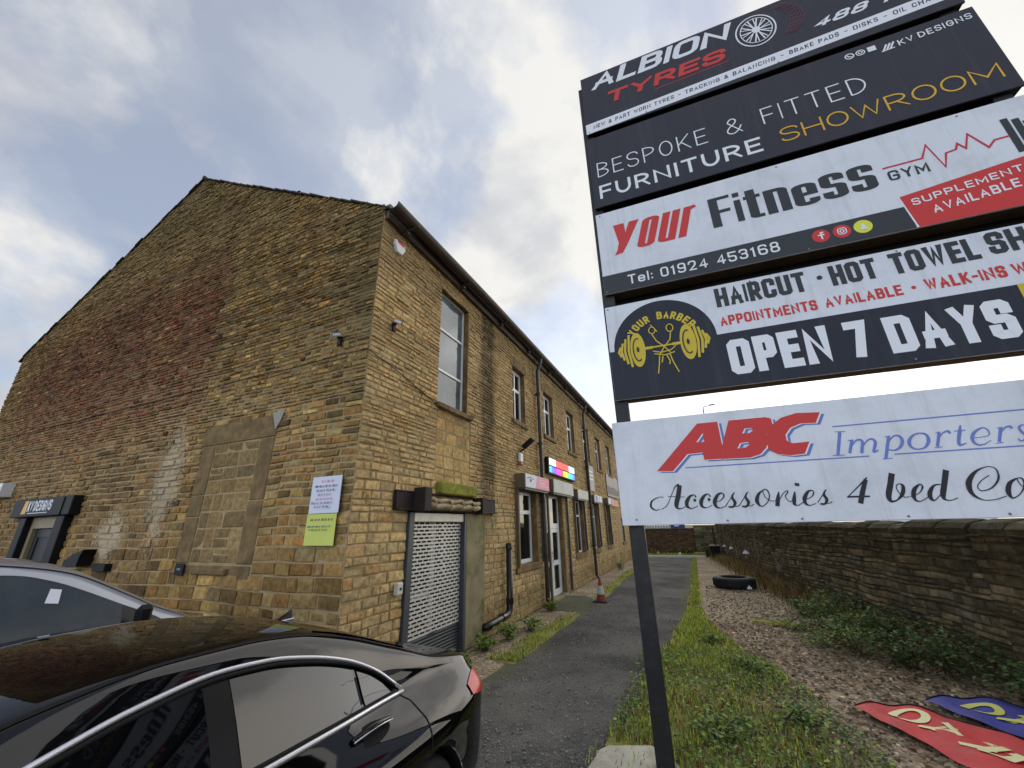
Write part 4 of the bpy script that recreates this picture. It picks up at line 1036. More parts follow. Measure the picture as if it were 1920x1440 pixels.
# neon display over the door
neon = plate('led_sign', (XW + .12, 10.45, 3.17), RS, M_black, 2.75, .46, .12, 'lit multicoloured electronic display over the glazed shop door', 'sign')
def glow_mat(name, c, e): return pbr(name, c, .5, emit=e)
G = [glow_mat('glow_white', (.9, .9, 1), .9), glow_mat('glow_red', (1, .03, .03), 1.0)]
for k, (x0, x1, m) in enumerate(((.10, .68, G[0]), (.72, 1.98, G[1]), (2.02, 2.65, G[0]))):
    mb = MB(); mb.local = True; mb.box(x0, x1, -.004, .001, .245, .43); mb.build('lit_block', m, neon)
hues = [(0, .55, 1), (.05, .1, 1), (.2, 0, 1), (.6, 0, .9), (1, 0, .3), (1, .02, .02), (1, .5, 0), (.8, 1, 0), (.1, 1, .2), (0, .9, .8), (0, .4, 1), (.1, .1, 1)]
for k, c in enumerate(hues):
    mb = MB(); mb.local = True; x = .08 + k*.216; mb.box(x, x + .205, -.004, .001, .04, .20); mb.build('lit_segment', glow_mat('glow_hue', c, 1.0), neon)
L = Lay(-.006)
for x_ in (.95, 1.2, 1.45, 1.7): L.ribbon([(x_, .285), (x_ + .03, .39)], .03); L.ribbon([(x_, .39), (x_ + .10, .39)], .025)
L.build('lit_lettering', glow_mat('glow_dim', (.35, .01, .01), .5), neon)
# printed panels on the shutter boxes
t = plate('shutter_box_sign', (XW + .275, 8.36, 2.635), RS, M_paper, 1.6, .29, .004, 'pink and white nail bar panel on the first shutter box', 'sign')
L = Lay(-.001); L.poly([(.62, .002), (1.598, .002), (1.598, .288), (.74, .288)]); L.build('pink_field', M_tx_pink, t)
L = Lay(-.002)
for z, a, b in ((.2, .85, 1.45), (.13, .9, 1.3), (.06, .82, 1.5)): L.mark(); text(L, 'IIIIIIIII', a, b, z, z + .045, .5, gap=.5)
L.build('white_lettering', M_tx_white, t)
L = Lay(-.002); L.ribbon([(.1, .2), (.3, .235), (.5, .2)], .02); L.mark(); L.disc(.3, .16, .06, .04); L.build('dark_emblem', M_tx_dark, t)
t = plate('shutter_box_sign', (XW + .235, 15.5, 2.64), RS, M_paper, 1.1, .23, .004, 'small white panel with dark blue mark on fourth shutter box from the corner', 'sign')
L = Lay(-.001); L.poly([(.1, .03), (.35, .03), (.35, .2), (.1, .2)]); L.mark(); L.poly([(.6, .05), (.68, .05), (.68, .2), (.6, .2)]); L.build('dark_mark', M_tx_dblue, t)
t = plate('shutter_box_sign', (XW + .235, 18.05, 2.66), RS, M_paper, 1.0, .23, .004, 'small white panel with red mark on the farthest shutter box', 'sign')
L = Lay(-.001); L.poly([(.45, .02), (.95, .02), (.95, .21), (.6, .21)]); L.build('red_mark', M_tx_red, t)
# two grey banners far along the wall
M_ban = pbr('grey_banner', lin(118, 118, 128), .5, var=.35, vscale=2.2)
t = plate('wall_banner', (XW + .05, 15.25, 3.05), RS, M_ban, 1.15, 1.0, .03, 'small grey printed panel on the wall beside the second downpipe', 'banner')
L = Lay(-.002)
for z in (.75, .6, .45): L.mark(); L.ribbon([(.2, z), (.9, z + .01)], .04)
L.build('pale_print', M_tx_white, t)
t = plate('wall_banner', (XW + .05, 19.0, 3.05), RS, pbr('dusk_banner', lin(88, 84, 98), .5, var=.4, vscale=1.5), 3.0, 1.02, .03, 'wide grey banner with hazy picture at far end of lane wall', 'banner')
L = Lay(-.002); L.poly([(.1, .1), (2.9, .1), (2.9, .38), (1.6, .5), (.9, .42), (.1, .5)]); L.build('dark_print', M_signdark2, t)
t = plate('wall_banner', (XW + .05, 19.4, 2.62), RS, pbr('orange_panel', lin(178, 98, 62), .5, var=.2), 2.2, .3, .02, 'narrow orange strip panel beneath the wide grey banner', 'sign')
# two notices on the gable
t = plate('paper_notice', (-4.27, YG - .05, 1.995), R(-1), M_paper, .49, .43, .008, 'white printed notice with pink heading taped to the gable near its corner', 'notice')
def words(L, rng, x0, x1, z, h):
    """unreadable handwritten line: short separate strokes"""
    x = x0
    while x < x1 - .012:
        w = rng.uniform(.02, .055); k = max(2, int(w/.009))
        for i in range(k):
            xx = x + i*.010
            if xx > x1: break
            L.ribbon([(xx, z + rng.uniform(0, h*.2)), (xx + rng.uniform(0, .006), z + h*rng.uniform(.7, 1))], .0045)
            if rng.random() < .6: L.ribbon([(xx, z + h*rng.uniform(.3, .8)), (xx + .009, z + h*rng.uniform(.3, .8))], .004)
        x += w + .02
rg = random.Random(3)
L = Lay(-.001); words(L, rg, .16, .36, .355, .03); L.mark(); words(L, rg, .10, .38, .155, .02); L.build('pink_lettering', M_tx_pink, t)
L = Lay(-.001)
for z, a, b in ((.30, .06, .44), (.25, .10, .40), (.20, .14, .36), (.105, .05, .43), (.06, .12, .36)): L.mark(); words(L, rg, a, b, z, .028)
L.build('dark_lettering', M_tx_dblue, t)
t = plate('paper_notice', (-4.28, YG - .05, 1.64), R(-.5), M_yellow, .48, .35, .008, 'yellow green notice directly below the white one', 'notice')
L = Lay(-.001)
for z, a, b, h in ((.27, .07, .43, .03), (.20, .04, .44, .02), (.165, .08, .38, .018)): L.mark(); words(L, rg, a, b, z, h)
L.build('dark_lettering', M_tx_dblue, t)
# small black plate by the blocked window
t = plate('door_number_plate', (-6.72, YG - .045, 1.27), 0, M_black, .2, .15, .015, 'little black plate at the foot of the blocked window', 'sign')
L = Lay(-.001); words(L, rg, .06, .15, .065, .028); L.build('pale_lettering', M_tx_white, t)
# shop name on the canopy of the gable doorway
t = plate('canopy_sign', (-11.95, YG - .175, 2.175), 0, M_black, 1.6, .31, .012, 'black canopy sign with gold block and white shop name over gable doorway', 'sign')
L = Lay(-.001); L.poly([(.0, .05), (.2, .05), (.2, .29), (.06, .29)]); L.build('gold_block', M_tx_gold, t)
L = Lay(-.0012); L.mark(); text(L, 'KV DESIGNS', .235, 1.2, .09, .28, .17, rad=.5, seg=5, gap=.16, space=.12, shear=.05); L.ribbon([(.3, .055), (1.1, .055)], .012); L.build('pale_lettering', M_tx_white, t)
t = plate('gable_box_sign', (-15.6, YG - .2, 2.62), 0, M_white, 2.3, .28, .19, 'white box sign with blue mark on the gable beyond the black canopy doorway', 'sign')
L = Lay(-.001); L.poly([(1.9, .03), (2.2, .03), (2.25, .2), (1.95, .2)]); L.build('blue_block', M_tx_blue, t)
# alarm box, cameras, floodlight, switch
t = thing('alarm_box', (XW, 3.95, 5.9), 'white and red burglar alarm box high on the corner', 'alarm')
mb = MB(); pr = [(-.15, .12), (.15, .12), (.17, .0), (.08, -.17), (-.08, -.17), (-.17, 0)]
for x, s in ((XW + .002, 1.0), (XW + .07, .9)): pass
i0 = len(mb.v)
for x, s in ((XW + .002, .72), (XW + .05, .72), (XW + .062, .64)):
    for y, z in pr: mb.v.append((x, 3.95 + y*s, 5.98 + z*s))
for k in range(2):
    for j in range(6): mb.face((i0+6*k+j, i0+6*k+(j+1)%6, i0+6*k+6+(j+1)%6, i0+6*k+6+j))
mb.face(range(i0+12, i0+18)); mb.build('case', M_white, t, recalc=True)
mb = MB(); mb.box(XW + .052, XW + .068, 3.87, 4.03, 6.015, 6.055, bev=.003); mb.build('red_panel', M_tx_red, t)
def cctv(loc, d, label):
    """bullet camera: round junction base, knuckle, white hood, dark lens; d is the looking direction"""
    t = thing('security_camera', loc, label, 'camera', 'security cameras at the near corner of the mill')
    l = Vector((0, 0, 0)); dv = Vector(d).normalized(); out = Vector((1, 0, 0)) if loc[0] > XW - .01 else Vector((0, -1, 0))
    mb = MB(); mb.local = True; mb.tube([l, l + out*.035], .06, 16); mb.tube([l + out*.03, l + out*.10 + Vector((0,0,.02))], .022, 8); mb.build('bracket', M_black, t)
    c = l + out*.11 + Vector((0, 0, .05))
    mb = MB(); mb.local = True; mb.tube([c - dv*.06, c - dv*.058, c + dv*.09, c + dv*.10], [.03, .042, .042, .036], 14); up = Vector((0,0,1)); s = dv.cross(up).normalized()
    q = [c - dv*.06 + s*.05 + up*.05, c - dv*.06 - s*.05 + up*.05, c + dv*.13 - s*.05 + up*.045, c + dv*.13 + s*.05 + up*.045]
    mb.poly(q); mb.poly([p - up*.008 for p in q][::-1]); mb.poly([q[2], q[3], q[3] - up*.02, q[2] - up*.02]); mb.build('body', M_white, t)
    mb = MB(); mb.local = True; mb.tube([c + dv*.098, c + dv*.104], .033, 14); mb.build('lens', M_glass, t)
    mb = MB(); mb.local = True; mb.box(l.x - (.05 if out.y else 0), l.x + (.05 if out.y else .05), l.y - (.05 if out.y else .05), l.y + (0 if out.y else .05), l.z - .16, l.z - .06, bev=.006); mb.build('cable_box', M_black, t)
    for ch in t.children: ch.scale = (.66, .66, .66)
    return t
cctv((-4.16, YG - .03, 4.32), (-.4, -.8, -.35), 'white and black security camera on the gable face near the corner')
cctv((XW + .03, 3.98, 4.62), (.75, .5, -.35), 'white and black security camera on the lane side of the corner')
t = thing('floodlight', (XW, 8.7, 3.55), 'black floodlight tilted up on a bracket above the first shop window', 'lamp')
mb = MB(); M = Matrix.Translation((XW + .22, 8.72, 3.68)) @ Matrix.Rotation(R(-35), 4, 'Y'); mb.box(-.16, .16, -.10, .10, -.035, .035, M=M, bev=.01); mb.build('lamp_head', M_black, t)
mb = MB(); mb.tube([(XW + .02, 8.7, 3.5), (XW + .12, 8.7, 3.55), (XW + .2, 8.72, 3.65)], .02, 6); mb.build('bracket', M_black, t)
t = thing('alarm_sounder', (XW, 8.6, 3.28), 'small white and red sounder under the floodlight', 'alarm')
mb = MB(); mb.box(XW + .025, XW + .10, 8.52, 8.68, 3.22, 3.44, bev=.02); mb.build('case', M_white, t); mb = MB(); mb.box(XW + .03, XW + .105, 8.53, 8.67, 3.16, 3.215, bev=.01); mb.build('red_lens', pbr('faded_red', lin(170, 80, 60), .5), t)
t = thing('key_switch', (XW, 4.47, 1.05), 'small grey key switch box beside the grille shutter, nearest the building corner', 'switch')
mb = MB(); mb.box(XW + .02, XW + .09, 4.42, 4.53, 1.02, 1.16, bev=.01); mb.build('case', M_galv, t); mb = MB(); mb.tube([(XW + .09, 4.475, 1.09), (XW + .1, 4.475, 1.09)], .015, 10); mb.build('lock', M_black, t)
# dark fitting on the gable beyond the grey car
t = thing('wall_fitting', (-9.1, YG, 1.38), 'dark pointed fitting on the gable above the grey car roof', 'fitting')
mb = MB(); i0 = len(mb.v)
for y in (YG - .02, YG - .2):
    for x, z in ((-9.55, 1.33), (-9.5, 1.44), (-9.3, 1.53), (-8.99, 1.60), (-9.06, 1.50), (-9.08, 1.36)): mb.v.append((x, y, z))
for j in range(6): mb.face((i0+j, i0+(j+1)%6, i0+6+(j+1)%6, i0+6+j))
mb.face(range(i0, i0+6)); mb.face(range(i0+6, i0+12)); mb.build('cowl', M_black, t, recalc=True)
mb = MB(); mb.box(-8.82, -8.45, YG - .1, YG, 1.28, 1.39, bev=.008); mb.build('box', M_black, t)
# thin black cable along the gable and round the corner
mb = MB()
pts = [(-15.9 + k*.49, YG - .035, 4.06 + .015*math.sin(k*1.9)) for k in range(25)] + [(XW + .03, YG - .035, 4.05), (XW + .035, 4.1, 3.96), (XW + .035, 4.7, 3.82), (XW + .04, 5.16, 3.72), (XW + .1, 5.3, 3.64), (XW + .1, 6.3, 3.62)]
mb.tube(pts, .007, 5)
tag(mb.build('cable', M_black), 'thin black cable strung across the gable and round the corner', 'cable')
# ------------------------------------------------------------------ cars
M_paint_black = pbr('black_car_paint', lin(7, 7, 9), 0.35, spec=0.0, coat=.8)
M_paint_grey = pbr('grey_car_paint', lin(146, 151, 164), 0.32, metal=0.2, coat=1.0)
M_carglass = pbr('tinted_car_glass', lin(7, 8, 10), 0.03, spec=.4, ior=1.38)
def barrel(m, tilt):
    # side glass is barrel curved: lean the shading normal a little towards the tail and up
    t = m.node_tree; b = t.nodes['Principled BSDF']; g = t.nodes.new('ShaderNodeNewGeometry')
    a = t.nodes.new('ShaderNodeVectorMath'); a.operation = 'ADD'; t.links.new(g.outputs['Normal'], a.inputs[0]); a.inputs[1].default_value = tilt
    n = t.nodes.new('ShaderNodeVectorMath'); n.operation = 'NORMALIZE'; t.links.new(a.outputs[0], n.inputs[0]); t.links.new(n.outputs[0], b.inputs['Normal'])
M_carglass_rear = pbr('tinted_rear_glass', lin(6, 7, 9), 0.03, spec=.5, ior=1.4); barrel(M_carglass_rear, (0, .20, .10))
M_carglass2 = pbr('clear_car_glass', lin(54, 60, 63), 0.03, spec=.6, ior=1.5, var=.5, vscale=2.2)
M_chrome = pbr('bright_trim', lin(214, 216, 222), 0.3, metal=0.7)
M_trim = pbr('black_trim', lin(12, 12, 14), 0.3, spec=.3)
M_lamp = pbr('red_lamp', lin(190, 12, 18), 0.3, spec=.3)
M_head = pbr('clear_lamp', lin(190, 196, 204), 0.1, coat=1.0)
M_rim = pbr('alloy_rim', lin(150, 152, 156), 0.35, metal=0.7)
M_gap = pbr('panel_gap', lin(4, 4, 4), 0.9)

barrel(M_carglass2, (0, -.22, .12))
class Car:
    def __init__(s, P): s.P = P
    def sect(s, l):
        P = s.P
        W = sinterp(P['W'], l); SH = sinterp(P['shoulder'], l); zt = sinterp(P['top'], l); zb0 = sinterp(P['belt'], l); zl = sinterp(P['low'], l)
        zb = min(zb0, zt - .035)
        Wb = W - SH; zs = min(P['zs'], zb - .05)
        cab = max(0, min(1, (zt - zb0) / .25))
        zr = lerp(zt - .012, zt - P['rail'], cab)
        Wr = Wb - P['tumble'] * max(0, zr - zb) - .02
        Wr = max(.05, Wr)
        if cab <= 0.01: Wr = Wb * .90; zr = lerp(zb, zt, .45)
        zm = (zb + zr) / 2; Wm = (Wb + Wr) / 2 + .012 * cab
        z1 = lerp(zl, zs, .35); z2 = lerp(zl, zs, .72)
        return [(W*.93, zl), (W*.985, z1), (W, z2), (W*.992, zs), (Wb, zb), (Wm, zm), (Wr, zr), (Wr*.80, lerp(zr, zt, .62)), (Wr*.42, lerp(zr, zt, .93)), (0, zt)]
    def pt(s, l, t, side=1):
        Q = s.sect(l); n = len(Q)
        i = min(int(t), n-2); f = t - i
        a = Q[max(i-1, 0)]; b = Q[i]; c = Q[i+1]; d = Q[i+2] if i+2 < n else (-Q[n-2][0], Q[n-2][1])
        def h(k):
            m0 = (c[k]-a[k])*.5*.85; m1 = (d[k]-b[k])*.5*.85
            return (2*f**3-3*f*f+1)*b[k] + (f**3-2*f*f+f)*m0 + (-2*f**3+3*f*f)*c[k] + (f**3-f*f)*m1
        return Vector((side*h(0), l, h(1)))
    def nrm(s, l, t, side):
        e = .01
        a = s.pt(l+e, t, side) - s.pt(l-e, t, side); b = s.pt(l, min(t+.05, 9), side) - s.pt(l, max(t-.05, 0), side)
        n = a.cross(b) * (1 if side < 0 else -1)
        n = n.normalized() if n.length > 1e-9 else Vector((side, 0, 0))
        return n if n.x*side >= -.2 or n.z > 0 else -n
    def off(s, l, t, side, d):
        return s.pt(l, t, side) + s.nrm(l, t, side) * d
    def t_of_z(s, l, z):
        lo, hi = 4.0, 6.0
        for _ in range(22):
            m = (lo+hi)/2
            if s.pt(l, m).z < z: lo = m
            else: hi = m
        return (lo+hi)/2
    def body(s, root, mat):
        P = s.P; mb = MB(); mb.local = True
        l0, l1 = P['top'][0][0], P['top'][-1][0]
        Ls = []; l = l0
        while l < l1 - 1e-6:
            Ls.append(l); d = min(l - l0, l1 - l); l += .012 if d < .1 else .03 if d < .4 else .05
        Ls.append(l1)
        T = [k*.2 for k in range(46)]
        for side in (1, -1):
            idx = {}; inside = set()
            for i, l in enumerate(Ls):
                for j, t in enumerate(T):
                    p = s.pt(l, t, side)
                    if t < 3.95:
                        for ax in P['axles']:
                            dx, dz = p.y - ax, p.z - P['axz']; r = math.hypot(dx, dz)
                            if r < P['arch']:
                                inside.add((i, j)); k = P['arch'] / max(r, 1e-3); p.y = ax + dx*k; p.z = P['axz'] + dz*k
                    idx[i, j] = mb.vert(*p)
            for i in range(len(Ls)-1):
                for j in range(len(T)-1):
                    q = [(i, j), (i, j+1), (i+1, j+1), (i+1, j)]
                    if all(k in inside for k in q): continue
                    f = [idx[k] for k in q]
                    mb.face(f if side < 0 else f[::-1])
            for i in (0, len(Ls)-1):
                f = [idx[i, j] for j in range(len(T))] + [mb.vert(0, Ls[i], s.sect(Ls[i])[0][1])]
                mb.face(f)
        return mb.build('body', mat, root, smooth=True, recalc=True)
    def patch(s, name, mat, root, parent, l0, l1, tb, tt, side, d=.006, n=24, m=8, both=False):
        """panel lying on the body between two edge curves tb(l), tt(l)"""
        mb = MB(); mb.local = True
        for sd in ((1, -1) if both else (side,)):
            g = [[mb.vert(*s.off(lerp(l0, l1, i/n), lerp(tb(lerp(l0, l1, i/n)), tt(lerp(l0, l1, i/n)), j/m), sd, d)) for j in range(m+1)] for i in range(n+1)]
            for i in range(n):
                for j in range(m):
                    f = (g[i][j], g[i+1][j], g[i+1][j+1], g[i][j+1]); mb.face(f if sd > 0 else f[::-1])
        return mb.build(name, mat, parent, smooth=True)
    def line(s, pts, side, d, w, mb):
        """narrow strip following (l, t) points on the body"""
        V = [s.off(l, t, side, d) for l, t in pts]; Nn = [s.nrm(l, t, side) for l, t in pts]
        prev = None
        for i, p in enumerate(V):
            tg = (V[min(i+1, len(V)-1)] - V[max(i-1, 0)])
            if tg.length < 1e-9: continue
            b = tg.normalized().cross(Nn[i]).normalized() * w/2
            a, c = mb.vert(*(p + b)), mb.vert(*(p - b))
            if prev: mb.face((prev[0], prev[1], c, a) if side > 0 else (prev[0], a, c, prev[1]))
            prev = (a, c)
    def wheels(s, root, spokes=10):
        P = s.P
        for ax in P['axles']:
            for side in (1, -1):
                x = side * (sinterp(P['W'], ax) * .985 - .03)
                mb = MB(); mb.local = True; r = P['wr']; w = .22
                prof = [(r*.66, -.0), (r*.72, .012), (r*.9, .012), (r*.97, -.012), (r, -.04), (r, -w + .04), (r*.95, -w), (r*.6, -w)]
                mb.lathe([(a, h*side) for a, h in prof], (x, ax, P['axz']), 'X', 32)
                wheel = mb.build('wheel', M_rubber, root, smooth=True)
                mb = MB(); mb.local = True
                mb.lathe([(r*.68, .0), (r*.66, -.012*side), (r*.60, -.02*side), (r*.60, -.16*side)], (x, ax, P['axz']), 'X', 32)
                for k in range(spokes):
                    a = 2*math.pi*k/spokes; M = Matrix.Translation((x, ax, P['axz'])) @ Matrix.Rotation(a, 4, 'X')
                    mb.box(-.028 if side > 0 else .006, -.006 if side > 0 else .028, -.018, .018, .03, r*.63, M=M)
                mb.lathe([(.0005, -.004*side), (.06, -.008*side), (.065, -.03*side)], (x, ax, P['axz']), 'X', 16)
                mb.build('rim', M_rim, wheel)
        mb = MB(); mb.local = True
        for ax in P['axles']:
            Wd = sinterp(P['W'], ax) * .97
            for sd in (1, -1):
                n = 16
                for k in range(n):
                    a0, a1 = math.pi*k/n - .2, math.pi*(k+1)/n - .2
                    R_ = P['arch'] + .004
                    q = [(sd*Wd, ax + R_*math.cos(a0), P['axz'] + R_*math.sin(a0)), (sd*Wd, ax + R_*math.cos(a1), P['axz'] + R_*math.sin(a1))]
                    mb.poly([q[0], q[1], (sd*.45, q[1][1], q[1][2]), (sd*.45, q[0][1], q[0][2])])
                mb.poly([(sd*.45, ax - P['arch'], .15), (sd*.45, ax + P['arch'], .15), (sd*.45, ax + P['arch'], .8), (sd*.45, ax - P['arch'], .8)])
        mb.box(-.7, .7, P['top'][0][0] + .25, P['top'][-1][0] - .25, .16, .22)
        mb.build('wheel_housing', M_gap, root)

def black_saloon():
    yc = 0.5
    root = thing('saloon_car', (-2.33, yc, 0), 'glossy black four door saloon with bright window trim, rear end towards the grille shutter', 'car', rz=math.pi)
    P = dict(
        top=[(-2.50, .60), (-2.48, .80), (-2.43, .93), (-2.34, .985), (-2.2, 1.015), (-2.0, 1.06), (-1.8, 1.145), (-1.55, 1.245), (-1.3, 1.325), (-1.05, 1.38), (-.8, 1.405), (-.5, 1.412), (-.2, 1.385), (0.0, 1.345), (.25, 1.26), (.6, 1.12), (.95, .985), (1.1, .955), (1.6, .89), (2.1, .78), (2.35, .68), (2.42, .55)],
        W=[(-2.50, .55), (-2.48, .66), (-2.42, .75), (-2.27, .835), (-2.0, .885), (-1.65, .90), (-.9, .898), (0, .90), (1.2, .90), (1.8, .86), (2.2, .74), (2.36, .60), (2.42, .48)],
        belt=[(-2.46, .60), (-2.40, .88), (-2.25, .93), (-2.0, .955), (-1.5, .975), (-.9, .995), (0, 1.015), (1.0, .955), (1.6, .86), (2.2, .74), (2.42, .5)],
        low=[(-2.46, .42), (-2.40, .30), (-2.2, .24), (-1.5, .2), (1.5, .2), (2.3, .24), (2.42, .36)],
        shoulder=[(-2.46,.08),(-2.2,.14),(-1.9,.19),(-1.6,.20),(-1.1,.165),(-.5,.135),(.2,.115),(1.0,.10),(2.42,.08)], zs=.80, rail=.062, tumble=.62, axles=(-1.65, 1.2), axz=.345, arch=.372, wr=.335)
    c = Car(P); body = c.body(root, M_paint_black); c.wheels(root)
    # glasshouse outline: arc over both doors
    arc = [(-1.60, .978), (-1.52, 1.05), (-1.42, 1.115), (-1.28, 1.18), (-1.06, 1.245), (-.86, 1.282), (-.64, 1.296), (-.40, 1.276), (-.2, 1.240), (0.0, 1.195), (.35, 1.10), (.66, 1.0)]
    def tt(l): return c.t_of_z(l, sinterp(arc, l))
    def tb(l): return 4.0
    for side in (-1, 1):
        for nm, a, b in (('rear_quarter_glass', -1.57, -1.33), ('rear_door_glass', -1.30, -.70), ('front_door_glass', -.60, .60)):
            c.patch(nm, M_carglass if nm.startswith('front') else M_carglass_rear, root, body, a, b, tb, lambda l: max(tt(l), 4.001), side, .006)
        c.patch('door_pillar', M_trim, root, body, -.705, -.595, tb, tt, side, .004, n=4)
        mb = MB(); mb.local = True
        pts = [c.off(l, tt(l), side, .010) for l in [lerp(-1.60, .68, k/50) for k in range(51)]]
        mb.tube(pts, .0095, 8)
        mb.tube([c.off(lerp(-1.61, .66, k/30), 3.94, side, .006) for k in range(31)], .0115, 8)
        mb.build('window_trim', M_chrome, body, smooth=True)
        mb = MB(); mb.local = True
        mb.tube([c.off(l, max(4.12, tt(l) - .09), side, .009) for l in [lerp(-1.57, .64, k/50) for k in range(51)]], .008, 6); mb.tube([c.off(lerp(-1.57, .64, k/30), 4.03, side, .008) for k in range(31)], .008, 6); mb.build('rubber_seal', M_gap, body, smooth=True)
        mb = MB(); mb.local = True
        for ln in ([(-1.56, 4.0), (-1.63, 3.7), (-1.655, 3.3), (-1.62, 2.6), (-1.55, 1.8), (-1.25, .9), (-1.22, .2)], [(-.65, 4.0), (-.65, 2.5), (-.66, .3)], [(-2.16, 3.35), (-2.15, 3.0), (-2.10, 2.4), (-2.02, 1.9)], [(1.0, 3.9), (.9, 3), (.85, 1.5), (.8, .3)]):
            pts = []
            for (a, b), (a2, b2) in zip(ln, ln[1:]):
                for k in range(8): pts.append((lerp(a, a2, k/8), lerp(b, b2, k/8)))
            pts.append(ln[-1]); c.line(pts, side, .0022, .007, mb)
        mb.build('panel_gap', M_gap, body)
        for l in (-1.30, -.02):
            mb = MB(); mb.local = True
            V = c.off(l, 3.58, side, .0); nn = c.nrm(l, 3.58, side)
            up = (c.pt(l, 3.75, side) - c.pt(l, 3.4, side)).normalized(); fw = Vector((0, 1, 0))
            ring = [V + nn*.003 + fw*.115*math.cos(2*math.pi*k/20) + up*.046*math.sin(2*math.pi*k/20) for k in range(20)]
            mb.poly(ring if side > 0 else ring[::-1])
            cup = mb.build('handle_recess', M_gap, body)
            mb = MB(); mb.local = True
            pts = [V + nn*(.012 + .022*math.sin(math.pi*k/10)) + fw*lerp(-.125, .125, k/10) + up*.012 for k in range(11)]
            mb.tube(pts, [.010 + .006*math.sin(math.pi*k/10) for k in range(11)], 8)
            mb.build('door_handle', M_paint_black, body, smooth=True)
            mb = MB(); mb.local = True; mb.tube([p - up*.012 + nn*.006 for p in pts], .004, 6); mb.build('handle_strip', M_chrome, body, smooth=True)
        # lamps
        c.patch('tail_lamp', M_lamp, root, body, -2.455, -2.13, lambda l: lerp(2.6, 3.05, (l + 2.455)/.325), lambda l: lerp(3.85, 3.35, (l + 2.455)/.325), side, .007)
        c.patch('head_lamp', M_head, root, body, 1.95, 2.3, lambda l: 2.9, lambda l: 3.7, side, .007)
        # door mirror
        mb = MB(); mb.local = True
        mb.lathe([(.0005, -.09), (.06, -.08), (.085, -.02), (.09, .04), (.08, .05)], (side*.96, .62, 1.05), 'Y', 16); mb.tube([(side*.80, .62, 1.0), (side*.92, .62, 1.03)], .025, 8)
        mb.build('door_mirror', M_paint_black, root, smooth=True)
    # screens and glass roof
    c.patch('windscreen', M_carglass, root, body, .02, .92, lambda l: 6.35, lambda l: 9.0, 1, .005, both=True)
    c.patch('rear_window', M_carglass, root, body, -1.86, -1.18, lambda l: 6.55, lambda l: 9.0, 1, .005, both=True)
    mb = MB(); mb.local = True
    for sd in (1, -1):
        pts = [(-1.02 + k*.04, 6.95) for k in range(20)] + [(-.20, 7.05), (-.165, 7.25), (-.15, 7.6)] + [(-.145, 7.6 + k*.2) for k in range(1, 8)]
        c.line(pts, sd, .004, .011, mb)
    mb.build('roof_seam', pbr('roof_seam_line', lin(150, 142, 128), .6), body)
    for sd in (1, -1):
        mb = MB(); mb.local = True
        pts = [(lerp(-1.75, .1, k/30), 6.22) for k in range(31)]; c.line(pts, sd, .0025, .014, mb)
        mb.build('roof_channel', M_gap, body)
    # fin aerial, boot lip, badge strip
    mb = MB(); mb.local = True
    zf = c.pt(-1.36, 9).z - .004
    prof = [(.06, 0, .020), (.01, .018, .016), (-.035, .04, .010), (-.052, .054, .006), (-.062, .052, .004), (-.055, 0, .018)]
    i0 = len(mb.v)
    for y, z, w in prof: mb.v.append((w, -1.36 + y, zf + z)); mb.v.append((-w, -1.36 + y, zf + z))
    n = len(prof)
    for k in range(n-1): mb.face((i0+2*k, i0+2*k+1, i0+2*k+3, i0+2*k+2))
    mb.face([i0+2*k for k in range(n)]); mb.face([i0+2*k+1 for k in range(n)][::-1])
    mb.build('fin_aerial', M_trim, root, recalc=True)
    mb = MB(); mb.local = True; mb.box(-.024, .024, -1.43, -1.28, zf - .004, zf + .010, bev=.005); mb.build('aerial_base', M_paint_grey, body)
    mb = MB(); mb.local = True; mb.box(-.25, .25, -2.515, -2.495, .50, .61, bev=.004); mb.build('number_plate', M_yellow, body)
black_saloon()

